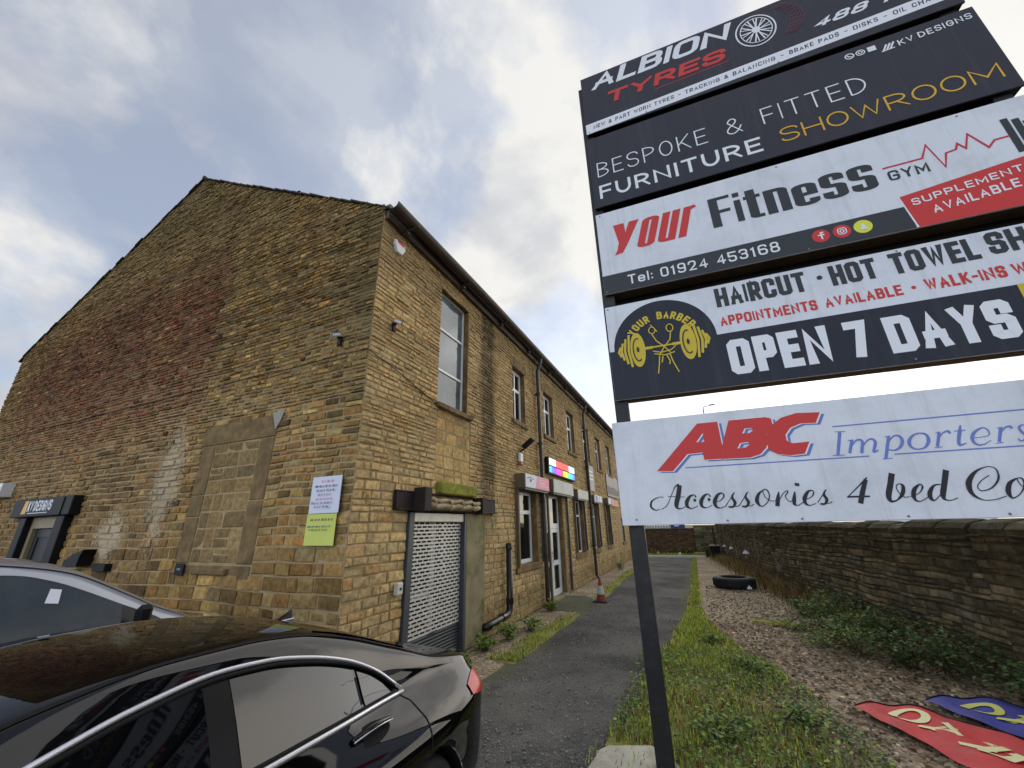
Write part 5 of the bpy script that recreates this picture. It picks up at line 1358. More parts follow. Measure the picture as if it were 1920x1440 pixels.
def grey_mpv():
    yc = 1.12
    root = thing('people_carrier', (-4.98, yc, 0), 'metallic grey people carrier parked nose to the gable behind the black car', 'car')
    P = dict(
        top=[(-2.32, .62), (-2.30, .95), (-2.22, 1.2), (-2.0, 1.5), (-1.8, 1.62), (-1.2, 1.70), (-.6, 1.725), (-.1, 1.715), (.12, 1.69), (.32, 1.655), (.5, 1.605), (.82, 1.44), (1.15, 1.25), (1.42, 1.10), (1.6, 1.045), (1.9, .97), (2.12, .86), (2.25, .70), (2.3, .58)],
        W=[(-2.32, .70), (-2.25, .80), (-2.0, .87), (-1.4, .91), (1.2, .91), (1.8, .86), (2.1, .74), (2.25, .58), (2.3, .48)],
        belt=[(-2.32, .7), (-2.25, 1.0), (-2.0, 1.14), (-1.0, 1.14), (0, 1.12), (.6, 1.09), (1.0, 1.06), (1.4, 1.02), (1.7, .95), (2.1, .8), (2.3, .55)],
        low=[(-2.32, .4), (-2.2, .27), (-1.5, .22), (1.6, .22), (2.2, .26), (2.3, .36)],
        shoulder=[(-2.3,.08),(-1.5,.065),(.5,.06),(2.3,.07)], zs=.92, rail=.085, tumble=.40, axles=(-1.4, 1.38), axz=.335, arch=.37, wr=.325)
    c = Car(P); body = c.body(root, M_paint_grey); c.wheels(root, 7)
    arc = [(-1.9, 1.16), (-1.7, 1.38), (-1.2, 1.525), (-.6, 1.565), (0, 1.565), (.2, 1.55), (.4, 1.49), (.6, 1.395), (.8, 1.29), (1.0, 1.19), (1.15, 1.10), (1.24, 1.06)]
    def tt(l): return c.t_of_z(l, sinterp(arc, l))
    tb = lambda l: 4.12
    for side in (-1, 1):
        for nm, a, b in (('rear_quarter_glass', -1.85, -1.1), ('rear_door_glass', -1.04, -.32), ('front_door_glass', -.22, .80)):
            c.patch(nm, M_carglass2, root, body, a, b, tb, lambda l: max(4.121, tt(l)), side, .006)
        c.patch('quarter_light', M_carglass2, root, body, .96, 1.17, lambda l: 4.16, lambda l: max(4.17, tt(l) - .08), side, .009)
        c.patch('window_surround', M_trim, root, body, -1.9, 1.24, lambda l: 4.03, lambda l: max(4.04, tt(l) + .025), side, .0035, n=60)
        mb = MB(); mb.local = True
        mb.tube([c.off(lerp(-1.9, 1.2, k/30), 4.0, side, .006) for k in range(31)], .009, 6); mb.build('window_trim', M_chrome, body, smooth=True)
        mb = MB(); mb.local = True
        for ln in ([(.92, 5.1), (.93, 4.3), (.93, 3.0), (.88, 1.5), (.85, .3)], [(-.27, 4.0), (-.27, .3)], [(1.45, 4.6), (1.38, 4.1), (1.34, 3.7)]):
            pts = []
            for (a, b), (a2, b2) in zip(ln, ln[1:]):
                for k in range(6): pts.append((lerp(a, a2, k/6), lerp(b, b2, k/6)))
            pts.append(ln[-1]); c.line(pts, side, .0042, .007, mb)
        pts = [(lerp(-1.7, 1.35, k/40), 6.15) for k in range(41)]; c.line(pts, side, .003, .012, mb)
        mb.build('panel_gap', M_gap, body)
        for l in (-.9, .05):
            mb = MB(); mb.local = True
            V = c.off(l, 3.4, side, .0); nn = c.nrm(l, 3.4, side)
            mb.tube([V + nn*(.01 + .025*math.sin(math.pi*k/8)) + Vector((0, lerp(-.11, .11, k/8), 0)) for k in range(9)], .012, 8); mb.build('door_handle', M_paint_grey, body, smooth=True)
        # folded door mirror
        mb = MB(); mb.local = True
        x = side*.905; mb.box(min(x, x + side*.07), max(x, x + side*.07), .82, .93, 1.10, 1.29, bev=.03); mb.build('door_mirror', M_trim, root)
        c.patch('tail_lamp', M_lamp, root, body, -2.28, -2.1, lambda l: 2.6, lambda l: 4.4, side, .007)
        c.patch('head_lamp', M_head, root, body, 1.85, 2.2, lambda l: 2.8, lambda l: 3.8, side, .007)
    c.patch('windscreen', M_carglass, root, body, .34, 1.38, lambda l: 7.1, lambda l: 9.0, 1, .005, both=True)
    c.patch('rear_window', M_carglass, root, body, -2.24, -1.9, lambda l: 6.4, lambda l: 9.0, 1, .005, both=True)
    c.patch('bonnet_edge', M_trim, root, body, 1.40, 1.52, lambda l: 5.2, lambda l: 9.0, 1, .004, both=True, n=4)
    mb = MB(); mb.local = True
    a, b = c.off(.36, 5.15, 1, .009), c.off(.43, 5.15, 1, .009); d, e = c.off(.44, 5.5, 1, .009), c.off(.38, 5.5, 1, .009)
    mb.poly([a, b, d, e]); mb.build('window_ticket', M_paper, body)
grey_mpv()
# ------------------------------------------------------------------ ground
def ground_mat(name, stops, s1, s2, bump, bs, rough=.95, vor=0.0, dist=.02, extra=None):
    m = bpy.data.materials.new(name); m.use_nodes = True; t = m.node_tree; b = t.nodes['Principled BSDF']
    b.inputs['Roughness'].default_value = rough; b.inputs['Specular IOR Level'].default_value = .25
    co = t.nodes.new('ShaderNodeTexCoord').outputs['Object']
    n1 = noise_n(t, co, s1, 5, .6); n2 = noise_n(t, co, s2, 6, .7)
    f = mth(t, 'ADD', mth(t, 'MULTIPLY', n1, .45), mth(t, 'MULTIPLY', n2, .55))
    c = ramp(t, f, stops); h = n2
    if vor:
        v = t.nodes.new('ShaderNodeTexVoronoi'); v.inputs['Scale'].default_value = vor; t.links.new(co, v.inputs['Vector'])
        hs = t.nodes.new('ShaderNodeSeparateColor'); t.links.new(v.outputs['Color'], hs.inputs[0])
        k = ramp(t, hs.outputs[0], [(0, (.55,.53,.52)), (.6, (1,1,1)), (.90, (1.15,1.13,1.1)), (.96, (1.5,1.5,1.45)), (1.0, (2.3,2.3,2.2))])
        c = mixc(t, 1.0, c, k, 'MULTIPLY')
        h = mth(t, 'SUBTRACT', 1.0, v.outputs['Distance'])
    if extra: c = extra(t, co, c)
    t.links.new(c, b.inputs['Base Color'])
    bn = t.nodes.new('ShaderNodeBump'); bn.inputs['Strength'].default_value = bump; bn.inputs['Distance'].default_value = dist
    t.links.new(h, bn.inputs['Height']); t.links.new(bn.outputs[0], b.inputs['Normal'])
    return m
M_earth = ground_mat('leafy_earth', [(.3, lin(72, 60, 46)), (.5, lin(122, 107, 86)), (.7, lin(172, 156, 130))], 1.2, 26, .5, 40, vor=34, dist=.012)
M_gravel = ground_mat('pinkish_gravel', [(.3, lin(96, 84, 68)), (.5, lin(146, 131, 108)), (.7, lin(196, 182, 156))], .9, 18, .5, 40, vor=30, dist=.012)
def worn(t, co, c):
    n = noise_n(t, co, .55, 5, .6, .4)
    k = ramp(t, n, [(.42, (0,0,0)), (.62, (1,1,1))])
    c = mixc(t, mth(t, 'MULTIPLY', k, .55), c, lin(118, 115, 108))
    n3 = noise_n(t, co, 1.7, 6, .7)
    c = mixc(t, mth(t, 'MULTIPLY', ramp(t, n3, [(.56, (0,0,0)), (.70, (1,1,1))]), .55), c, lin(40, 40, 40))
    n4 = noise_n(t, co, 2.6, 5, .6)
    g = t.nodes.new('ShaderNodeSeparateXYZ'); t.links.new(co, g.inputs[0])
    e = mth(t, 'SUBTRACT', mth(t, 'ABSOLUTE', mth(t, 'ADD', g.outputs[0], 1.62)), .55, True)
    k2 = ramp(t, mth(t, 'ADD', mth(t, 'MULTIPLY', e, .8), mth(t, 'MULTIPLY', n4, .6)), [(.52, (0,0,0)), (.72, (1,1,1))])
    return mixc(t, mth(t, 'MULTIPLY', k2, .5), c, lin(96, 98, 62))
M_tarmac = ground_mat('old_tarmac', [(.3, lin(44, 44, 44)), (.5, lin(76, 76, 75)), (.68, lin(124, 122, 118))], .7, 60, .9, 60, vor=55, dist=.012, extra=worn)
def surf(mb, pts, z): mb.poly([(x, y, z) for x, y in pts])
mb = MB(); n = 60
mb.poly([(-400, -400, -.012), (400, -400, -.012), (400, 400, -.012), (-400, 400, -.012)])
tag(mb.build('ground', M_earth), None, None, kind='structure')
rs = random.Random(21)
def edge(pts, amp, step=.18):
    out = []
    for (x0, y0), (x1, y1) in zip(pts, pts[1:]):
        L = math.hypot(x1-x0, y1-y0); k = max(1, int(L/step))
        for i in range(k):
            t = i/k; out.append((lerp(x0, x1, t) + amp*nz(lerp(x0,x1,t)*1.3, lerp(y0,y1,t)*1.3, 4.0) + rs.uniform(-amp, amp)*.35, lerp(y0, y1, t)))
    out.append(pts[-1]); return out
LL = [(-2.75, 3.4), (-2.75, 5.6), (-2.72, 8.0), (-2.66, 9.6), (-2.62, 12), (-2.75, 18), (-2.85, 25.05)]
LR = [(-.95, 3.2), (-.92, 4.2), (-.84, 6), (-.62, 8), (-.52, 10.0), (-.50, 14), (-.52, 25.05)]
def strip(name, A, Bp, z, mat, sub=1):
    mb = MB(); n = max(len(A), len(Bp))
    def rs_(P, k):
        d = [0]
        for p, q in zip(P, P[1:]): d.append(d[-1] + math.hypot(q[0]-p[0], q[1]-p[1]))
        x = d[-1]*k
        for i in range(len(P)-1):
            if x <= d[i+1] + 1e-9:
                f = (x - d[i])/max(1e-9, d[i+1]-d[i]); return (lerp(P[i][0], P[i+1][0], f), lerp(P[i][1], P[i+1][1], f))
        return P[-1]
    m = 160
    for k in range(m):
        a, b, c, d = rs_(A, k/m), rs_(Bp, k/m), rs_(Bp, (k+1)/m), rs_(A, (k+1)/m)
        mb.poly([(*a, z), (*b, z), (*c, z), (*d, z)])
    return tag(mb.build(name, mat), None, None, kind='structure')
lane_l, lane_r = edge(LL, .10), edge(LR, .12)
strip('lane', lane_l, lane_r, -.004, M_tarmac)
mb = MB(); mb.poly([(-60, -60, -.006), (-.95, -60, -.006), (-.95, 3.22, -.006), (-2.75, 3.42, -.006), (-3.5, 3.5, -.006), (-17, 3.56, -.006), (-60, 3.56, -.006)])
tag(mb.build('forecourt', M_tarmac), None, None, kind='structure')
strip('gravel_verge', [(-3.64, 3.7), (-3.64, 25)], [(x - .02, y) for x, y in edge([(-2.75, 3.7), (-2.72, 9.6), (-2.62, 12), (-2.85, 25)], .1)], -.008, M_gravel)
strip('gravel_path', edge([(-.2, 3), (-.15, 6.5), (-.30, 9), (-.34, 12), (-.42, 25.4)], .12), edge([(4.2, 3), (3.2, 6.5), (2.3, 9.5), (1.75, 13.5), (.75, 25.4)], .1), -.0075, M_gravel)
strip('concrete_pad', edge([(-1.12, 3.5), (-1.05, 3.95), (-1.06, 4.02), (-.99, 4.14)], .012, .08), edge([(-.28, 3.5), (-.36, 3.9), (-.5, 4.16), (-.66, 4.27)], .012, .08), .035, pbr('broken_concrete', lin(176, 172, 158), .95, var=.3, vscale=4, bump=.7, bscale=24, grime=(lin(94, 92, 70), 3, .6)))
mb = MB(); mb.poly([(-3.3, 9.6, -.002), (-2.68, 9.55, -.002), (-2.6, 10.4, -.002), (-2.74, 11.2, -.002), (-3.1, 11.75, -.002), (-3.56, 11.6, -.002), (-3.56, 10.3, -.002)]); tag(mb.build('tarmac_apron', M_tarmac), None, None, kind='structure')

# ------------------------------------------------------------------ right boundary wall
WP = [(4.9, -6.0), (3.02, 7.0), (1.95, 13.75), (.86, 25.7)]
wall = thing('boundary_wall', (1.95, 13.75, 0), 'long dark rubble stone wall with rounded coping stones, facing the mill across the lane', 'wall')
DT = [lin(*c) for c in ((124,114,92),(106,98,80),(134,122,96),(92,86,72),(124,110,86),(114,110,96),(142,130,104),(86,80,68))]
WH = 1.60
def wall_c(u, v, r):
    c = mulc(r.choice(DT), r.uniform(.8, 1.15)); n1 = nz(u*.5, v*.9, 7.0)
    if v > 1.15 + .2*n1: c = blend(c, mulc(lin(70, 64, 46), r.uniform(.6, 1.1)), .6)
    if v < .4: c = blend(c, lin(72, 74, 42), .4)
    if r.random() < .04: c = blend(c, lin(150, 134, 98), .5)
    return c
mbs = MB(); mbm = MB(); mbc = MB()
rw = random.Random(12)
for (x0, y0), (x1, y1) in zip(WP, WP[1:]):
    L = math.hypot(x1-x0, y1-y0); du = ((x1-x0)/L, (y1-y0)/L, 0); nn = (-du[1], du[0], 0)
    fr = ((x0, y0, 0), du, nn)
    stones(mbs, rw, fr, 0, L, 0, WH, lambda v, r: r.uniform(.05, .12), lambda u, v, h, r: r.uniform(.08, .36), wall_c, depth=(.004, .045), gap=.016, wob=.045)
    def w3(u, d, z): return (x0 + du[0]*u + nn[0]*d, y0 + du[1]*u + nn[1]*d, z)
    mbm.poly([w3(0, 0, -.1), w3(L, 0, -.1), w3(L, 0, WH), w3(0, 0, WH)]); mbm.poly([w3(0, -.42, -.1), w3(0, -.42, WH), w3(L, -.42, WH), w3(L, -.42, -.1)]); mbm.poly([w3(0, 0, WH), w3(L, 0, WH), w3(L, -.42, WH), w3(0, -.42, WH)])
    u = 0
    while u < L:
        l = min(rw.uniform(.35, .75), L - u)
        hh = rw.uniform(.12, .18); ov = rw.uniform(.0, .03)
        c = blend(mulc(rw.choice(DT), rw.uniform(.6, 1.0)), lin(58, 56, 38), .6)
        prof = [(ov, 0), (ov + .012, hh*.4), (ov - .05, hh*.8), (-.2, hh*1.05), (-.36, hh*.82), (-.44 - ov, hh*.4), (-.43 - ov, 0)]
        i0 = len(mbc.v)
        for uu, sc in ((u + .008, .93), (u + .05, 1.0), (u + l*.5, 1 + rw.uniform(-.05, .08)), (u + l - .05, 1.0), (u + l - .008, .92)):
            for d, z in prof: mbc.v.append(w3(uu, d*(1) + rw.uniform(-.01, .01), WH + z*sc + .02*nz(uu*.8, 3) + rw.uniform(-.006, .006)))
        k = len(prof)
        for a in range(4):
            for b in range(k-1): mbc.face((i0+a*k+b, i0+(a+1)*k+b, i0+(a+1)*k+b+1, i0+a*k+b+1), c)
        mbc.face(range(i0, i0+k), c); mbc.face(range(i0+4*k, i0+5*k), c)
        u += l
mbs.build('stonework', M_wallstone, wall); mbm.build('mortar_core', M_mortar_dark, wall); mbc.build('coping', M_wallstone, wall)

# ------------------------------------------------------------------ far end of the lane
def simple(name, mat, boxes, label, cat, group=None, bev=.01):
    x, y = (boxes[0][0] + boxes[0][1])/2, (boxes[0][2] + boxes[0][3])/2
    mb = MB()
    for b in boxes: mb.box(*b, bev=bev)
    return tag(mb.build(name, mat), label, cat, group)
fw = thing('brick_wall', (-1.5, 27, 0), 'low red brown brick wall closing the far end of the lane', 'wall')
mb = MB(); rb = random.Random(5)
stones(mb, rb, ((-3.4, 27, 0), (1, 0, 0), (0, -1, 0)), 0, 3.1, 0, 1.42, lambda v, r: .075, lambda u, v, h, r: r.choice((.11, .225, .225)), lambda u, v, r: mulc(r.choice([lin(104,70,50), lin(84,62,46), lin(112,84,58), lin(72,58,46), lin(78,76,52)]), r.uniform(.7, 1.15)), depth=(.004, .012), gap=.012, wob=.01)
mb.build('brickwork', M_stone, fw); mb = MB(); mb.box(-3.4, -.3, 27.0, 27.25, 0, 1.43); mb.build('mortar_core', M_mortar_dark, fw); mb = MB(); mb.box(-3.42, -.28, 26.95, 27.3, 1.432, 1.5, bev=.015); mb.build('coping', M_slate, fw)
fw = thing('end_wall', (.6, 27, 0), 'dark mossy stone wall beside the brick wall at the far end', 'wall')
mb = MB(); stones(mb, rb, ((-.3, 26.9, 0), (1, 0, 0), (0, -1, 0)), 0, 1.6, 0, 1.6, lambda v, r: r.uniform(.1, .18), lambda u, v, h, r: r.uniform(.2, .5), lambda u, v, r: mulc(blend(r.choice(DT), lin(70,74,44), .4), r.uniform(.7, 1.1)), depth=(.006, .03), wob=.02)
mb.build('stonework', M_stone, fw); mb = MB(); mb.box(-.3, 1.3, 26.9, 27.2, 0, 1.62); mb.build('mortar_core', M_mortar_dark, fw)
simple('kerb_rail', pbr('pale_kerb', lin(206, 206, 196), .8, var=.15), [(-2.9, .12, 25.12, 25.26, .0, .11)], 'pale low rail lying across the far end of the lane', 'rail')
t = thing('yard_fence', (-2.4, 29.2, 0), 'grey slatted yard fence seen over the far brick wall', 'fence')
mb = MB()
for k in range(15): mb.box(-4.0 + k*.17, -4.0 + k*.17 + .11, 29.2, 29.24, .1, 1.8)
mb.build('slats', M_boxgrey, t); mb = MB(); mb.box(-4.0, -1.6, 29.25, 29.3, .5, .6); mb.box(-4.0, -1.6, 29.25, 29.3, 1.4, 1.5); mb.build('rails', M_dgrey, t)
t = thing('blue_board', (-1.2, 29.1, 1.3), 'blue board with white mark standing over the far brick wall', 'sign')
mb = MB(); mb.box(-1.66, -.80, 29.05, 29.09, 1.36, 1.82, bev=.005); mb.build('panel', pbr('blue_panel', lin(34, 56, 128), .5), t); mb = MB(); mb.box(-1.45, -1.15, 29.04, 29.047, 1.6, 1.66); mb.build('pale_mark', M_tx_white, t); mb = MB(); mb.box(-1.6, -1.54, 29.1, 29.15, 0, 1.36); mb.box(-.9, -.84, 29.1, 29.15, 0, 1.36); mb.build('posts', M_dgrey, t)
t = thing('waste_bin', (.62, 24.3, 0), 'black wheeled bin by a thin pole at the far end of the boundary wall', 'bin')
mb = MB(); i0 = len(mb.v)
for z, sx, sy in ((.06, .19, .2), (.62, .24, .26)):
    for a, b in ((-1,-1),(1,-1),(1,1),(-1,1)): mb.v.append((.60 + a*sx, 24.3 + b*sy, z))
for k in range(4): mb.face((i0+k, i0+(k+1)%4, i0+4+(k+1)%4, i0+4+k))
mb.face((i0+3, i0+2, i0+1, i0)); mb.face((i0+4, i0+5, i0+6, i0+7)); mb.build('tub', M_black, t)
mb = MB(); mb.box(.34, .86, 24.0, 24.6, .622, .68, bev=.02); mb.build('lid', M_dgrey, t)
for x in (.42, .78): mb = MB(); mb.lathe([(.001, -.03), (.08, -.03), (.08, .03), (.001, .03)], (x, 24.52, .08), 'X', 14); mb.build('wheel', M_rubber, t)
mb = MB(); mb.tube([(.66, 24.9, 0), (.66, 24.9, 1.62)], .04, 8); tag(mb.build('thin_pole', M_pipe), 'thin dark pole standing behind the black bin', 'pole')
simple('concrete_block', M_render, [(-.42, .12, 25.6, 26.0, 0, .24)], 'grey concrete block beyond the pale rail', 'block', bev=.02)
# tyres
def tyre(name, loc, rad, w, label, upright=False):
    t = thing(name, loc, label, 'tyre')
    prof = [(rad*.60, w*.10), (rad*.62, 0), (rad*.80, -.008), (rad*.95, .012), (rad, .05), (rad, w-.05), (rad*.95, w-.012), (rad*.80, w+.008), (rad*.62, w), (rad*.60, w*.9), (rad*.66, w*.7), (rad*.66, w*.3), (rad*.60, w*.1)]
    mb = MB(); mb.lathe(prof, loc, 'Z', 40); mb.build('casing', M_rubber, t, smooth=True)
    mb = MB()
    for k in range(44):
        M = Matrix.Translation(loc) @ Matrix.Rotation(2*math.pi*k/44, 4, 'Z'); mb.box(rad - .004, rad + .010, -.022, .022, .045, w*.47, M=M, bev=.004); mb.box(rad - .004, rad + .010, .012, .056, w*.53, w - .045, M=M, bev=.004)
    mb.build('tread', M_rubber, t)
    return t
tyre('lorry_tyre', (.70, 14.3, .008), .56, .27, 'big black lorry tyre lying flat on the gravel beside the wall')
# traffic cone
t = thing('traffic_cone', (-2.5, 10.95, 0), 'battered red and white traffic cone beside the lane near the shop door', 'cone')
mb = MB(); mb.box(-2.68, -2.32, 10.77, 11.13, .0, .03, bev=.012); mb.build('base', M_rubber, t)
mc = [pbr('faded_cone_red', lin(132, 62, 50), .8, var=.5, vscale=9), pbr('cone_sleeve', lin(186, 182, 176), .7, var=.45, vscale=9)]
mb = MB(); mb.lathe([(.115, .03), (.09, .17)], (-2.5, 10.95, 0), 'Z', 18); mb.lathe([(.055, .36), (.028, .52), (.016, .52)], (-2.5, 10.95, 0), 'Z', 18); mb.build('cone', mc[0], t, smooth=True)
mb = MB(); mb.lathe([(.093, .17), (.058, .36)], (-2.5, 10.95, 0), 'Z', 18); mb.build('sleeve', mc[1], t, smooth=True)
# street lamp far beyond
t = thing('street_lamp', (2.2, 40, 0), 'slender street lamp rising far away between the two lowest boards', 'lamp')
mb = MB(); mb.tube([(2.15, 40, 0), (2.15, 40, 11.9), (2.2, 40, 12.05), (2.5, 40, 12.1), (2.95, 40, 12.16)], [.09, .05, .04, .035, .03], 8); mb.build('column', M_dgrey, t); mb = MB(); mb.box(2.7, 3.2, 39.9, 40.1, 12.12, 12.22, bev=.03); mb.build('lantern', M_dgrey, t)
# distant roofs seen over the boundary wall
for k, (x, y, w, d, h, c, nm) in enumerate(((9.5, 62, 3.6, 6, 1.75, (226, 226, 222), 'small white vehicle shed far over the boundary wall, above the lorry tyre'), (25, 62, 9, 8, 1.95, (214, 216, 216), 'long white shed far over the boundary wall, above the brambles'))):
    t = thing('distant_shed', (x, y, 0), nm, 'shed')
    mb = MB(); mb.box(x - w/2, x + w/2, y, y + d, 0, h); mb.build('wall', pbr('pale_cladding', lin(*c), .7, var=.1), t)
    mb = MB(); i0 = len(mb.v)
    for xx in (x - w/2 - .15, x + w/2 + .15):
        for yy, zz in ((y - .15, h + .01), (y + d/2, h + .5), (y + d + .15, h + .01)): mb.v.append((xx, yy, zz))
    mb.face((i0, i0+3, i0+4, i0+1)); mb.face((i0+1, i0+4, i0+5, i0+2)); mb.face((i0, i0+1, i0+2)); mb.face((i0+3, i0+5, i0+4)); mb.build('roof', M_boxgrey, t)
    mb = MB(); mb.box(x - w*.3, x - w*.05, y - .02, y - .005, .1, h*.8); mb.build('door', M_dgrey, t)

# ------------------------------------------------------------------ feather flags lying on the ground
def flag(name, loc, rz, L, wk, mat, tcol, txt, label):
    t = thing(name, loc, label, 'flag', 'feather flags lying on the leaf litter', rz=rz)
    edge_ = [(0, 0), (.14, -.045), (.27, -.06), (.45, -.03), (.55, .0), (.68, .18), (.756, .436), (.81, .73), (.84, 1.5), (.855, L)]
    def z(x, v): return .042 + .014*math.sin(x*5 + v*13) + .008*math.sin(x*11 - v*17 + 1) + .005*math.sin(x*19 + v*9) + .004*math.sin(v*11)
    mb = MB(); mb.local = True; n, m = 44, 22
    ids = []
    for j in range(m+1):
        v = .855 * (j/m); xl = sinterp(edge_, v)
        ids.append([mb.vert(lerp(xl, L, (i/n)**1.4), v*wk, z(lerp(xl, L, (i/n)**1.4), v)) for i in range(n+1)])
    for j in range(m):
        for i in range(n): mb.face((ids[j][i], ids[j][i+1], ids[j+1][i+1], ids[j+1][i]))
    mb.build('cloth', mat, t, smooth=True)
    mb = MB(); mb.local = True
    mb.tube([(x, v*wk + .004, z(x, v) + .004) for v, x in [(q, sinterp(edge_, q)) for q in [.02 + .835*k/40 for k in range(41)]]], .007, 6); mb.build('pole_sleeve', M_black, t)
    for i, ch in enumerate(txt):
        LY = Lay(0); text(LY, ch, -.15, .15, 0, .27, .24, rad=.5, seg=6); x0 = .09 + i*.31; yc = .36
        for k in range(len(LY.mb.v)):
            a, d, b = LY.mb.v[k]; X, v = x0 + b, (yc + .012*i - a) / wk
            LY.mb.v[k] = (X, v*wk, z(X, v) + .007 - d)
        LY.mb.build('pale_letter', tcol, t)
    return t
FL = pbr('flag_lettering', lin(226, 222, 164), .6); FL2 = pbr('flag_lettering_yellow', lin(206, 208, 96), .6)
flag('feather_flag', (1.12, 5.71, 0), R(-62.7), 3.2, .97, pbr('red_cloth', lin(196, 30, 38), .65, var=.25, vscale=3, bump=.8, bscale=7, grime=(lin(120, 60, 50), 4, .5)), FL, 'CAR', 'red feather flag with cream letters lying on the leaf litter')
flag('feather_flag', (1.82, 6.12, 0.0), R(-60), 3.2, 1.12, pbr('blue_cloth', lin(50, 54, 150), .65, var=.25, vscale=3, bump=.8, bscale=7, grime=(lin(80, 78, 110), 4, .5)), FL2, 'CAR', 'blue feather flag with yellow letters lying behind the red one')

# ------------------------------------------------------------------ plants
GRN_ = [lin(*c) for c in ((124,150,60),(142,164,74),(104,134,58),(162,170,86),(132,156,92))]
DGRN = [lin(*c) for c in ((62,90,42),(76,104,50),(50,74,38),(90,116,64),(112,132,88))]
BRN = [lin(*c) for c in ((104,78,52),(124,96,66),(86,60,44),(140,112,78))]
YGR = [lin(*c) for c in ((186,186,66),(166,174,58),(192,184,90),(140,156,56))]
def blades(mb, rng, pts, cols, h0, h1, w=.006):
    for x, y in pts:
        h = rng.uniform(h0, h1); a = rng.uniform(0, 6.283); lean = rng.uniform(.1, .7)*h
        dx, dy = math.cos(a), math.sin(a); ww = w*rng.uniform(.7, 1.4)
        c = mulc(rng.choice(cols), rng.uniform(.7, 1.6)); z = -.005
        b0, b1 = (x - dy*ww, y + dx*ww, z), (x + dy*ww, y - dx*ww, z)
        m0, m1 = (x + dx*lean*.35 - dy*ww*.8, y + dy*lean*.35 + dx*ww*.8, z + h*.6), (x + dx*lean*.35 + dy*ww*.8, y + dy*lean*.35 - dx*ww*.8, z + h*.6)
        i0 = len(mb.v); mb.v.extend([b0, b1, m1, m0, (x + dx*lean, y + dy*lean, z + h)])
        mb.face((i0, i0+1, i0+2, i0+3), c); mb.face((i0+3, i0+2, i0+4), c)
def leaf(mb, p, d, up, s, c):
    d = d.normalized(); sd = d.cross(up); sd = sd.normalized() if sd.length > 1e-4 else Vector((1,0,0))
    n = sd.cross(d)
    i0 = len(mb.v)
    for a, b, k in ((0,0,0),(.35,.32,.06),(.75,.24,.02),(1.05,0,-.08),(.75,-.24,.02),(.35,-.32,.06)):
        q = p + d*(a*s) + sd*(b*s) + n*(k*s); mb.v.append(tuple(q))
    mb.face((i0, i0+1, i0+2, i0+3), c); mb.face((i0, i0+3, i0+4, i0+5), c)
def clump(rng, loc, r, h, n, cols, ls, label, cat='plant', name='weed_clump', group=None, stems=10):
    """a weed: bent stems from one root, leaves spread along and around them"""
    t = thing(name, loc, label, cat, group)
    mb = MB(); ms = MB(); l = Vector(loc)
    tips = []
    for k in range(stems):
        a = rng.uniform(0, 6.283); rr = r*math.sqrt(rng.random()); e = l + Vector((rr*math.cos(a), rr*math.sin(a), h*rng.uniform(.35, 1)*(1 - .4*rr/r)))
        m = l + (e - l)*.5 + Vector((0, 0, h*.12)); ms.tube([l + Vector((rng.uniform(-.3,.3)*r, rng.uniform(-.3,.3)*r, -.02)), m, e], [.006, .005, .002], 4); tips.append((m, e))
    for k in range(n):
        m, e = rng.choice(tips); f = rng.random(); p = m.lerp(e, f) if rng.random() < .7 else l.lerp(m, rng.uniform(.3, 1))
        p = p + Vector((rng.gauss(0, .16)*r, rng.gauss(0, .16)*r, rng.gauss(0, .08)*h)); p.z = max(.01, p.z)
        a = rng.uniform(0, 6.283); d = Vector((math.cos(a), math.sin(a), rng.uniform(-.5, .6)))
        leaf(mb, p, d, Vector((rng.uniform(-.5,.5), rng.uniform(-.5,.5), 1)), ls*rng.uniform(.6, 1.4), mulc(rng.choice(cols), rng.uniform(.6, 1.3)))
    mb.build('foliage', M_leaf, t); ms.build('stems', M_bark, t)
    return t
rp = random.Random(77)
def in_band(rng, n, left, right, dens=None):
    out = []; y0 = left[0][1]; y1 = left[-1][1]
    while len(out) < n:
        y = y0 + (y1-y0)*rng.random()**1.6
        x = rng.uniform(sinterp([(b, a) for a, b in left], y), sinterp([(b, a) for a, b in right], y))
        if dens is None or rng.random() < dens(x, y): out.append((x, y))
    return out
def dn(x, y): return max(0, min(1, .7 + 1.3*nz(x*1.6, y*1.2, 3.3)))
mb = MB()
GA = [(-1.16, 3.6), (-1.12, 4.4), (-1.0, 6), (-.74, 8), (-.56, 10), (-.52, 14), (-.54, 25)]
GB = [(.7, 3.6), (1.0, 4.6), (.95, 6), (.45, 7.4), (.15, 8.4), (-.14, 10), (-.24, 14), (-.36, 25)]
def fade(x, y):
    a = sinterp([(b, a_) for a_, b in GA], y); b = sinterp([(q, p) for p, q in GB], y)
    m = min((x - a) / .35, (b - x) / (.45 if y < 8 else .2), 1)
    if x < -.55 and y < 4.3: return 0.06
    return max(0, min(1, m)) * max(0.0, min(1, .62 + 1.7*nz(x*1.5, y*1.0, 3.3) + .5*nz(x*5, y*4, 1.3)))
pts = in_band(rp, 21000, GA, GB, fade)
blades(mb, rp, [p for p in pts if p[1] < 6.5], GRN_ + YGR[:2] + BRN + [lin(150, 140, 96)], .02, .085, .005)
blades(mb, rp, [p for p in pts if p[1] >= 6.5], YGR + GRN_ + BRN[1:2], .03, .09, .008)
tag(mb.build('lane_grass', M_leaf), None, None, kind='stuff')
mb = MB()
pts = in_band(rp, 3000, [(-3.15, 6.0), (-3.0, 7.5), (-2.95, 9.3), (-2.9, 12), (-3.1, 25)], [(-2.62, 6.0), (-2.6, 7.5), (-2.6, 9.3), (-2.52, 12), (-2.75, 25)], lambda x, y: 0 if 9.5 < y < 11.3 else dn(x, y))
blades(mb, rp, pts, YGR[1:] + GRN_ + BRN[:2], .02, .06, .006)
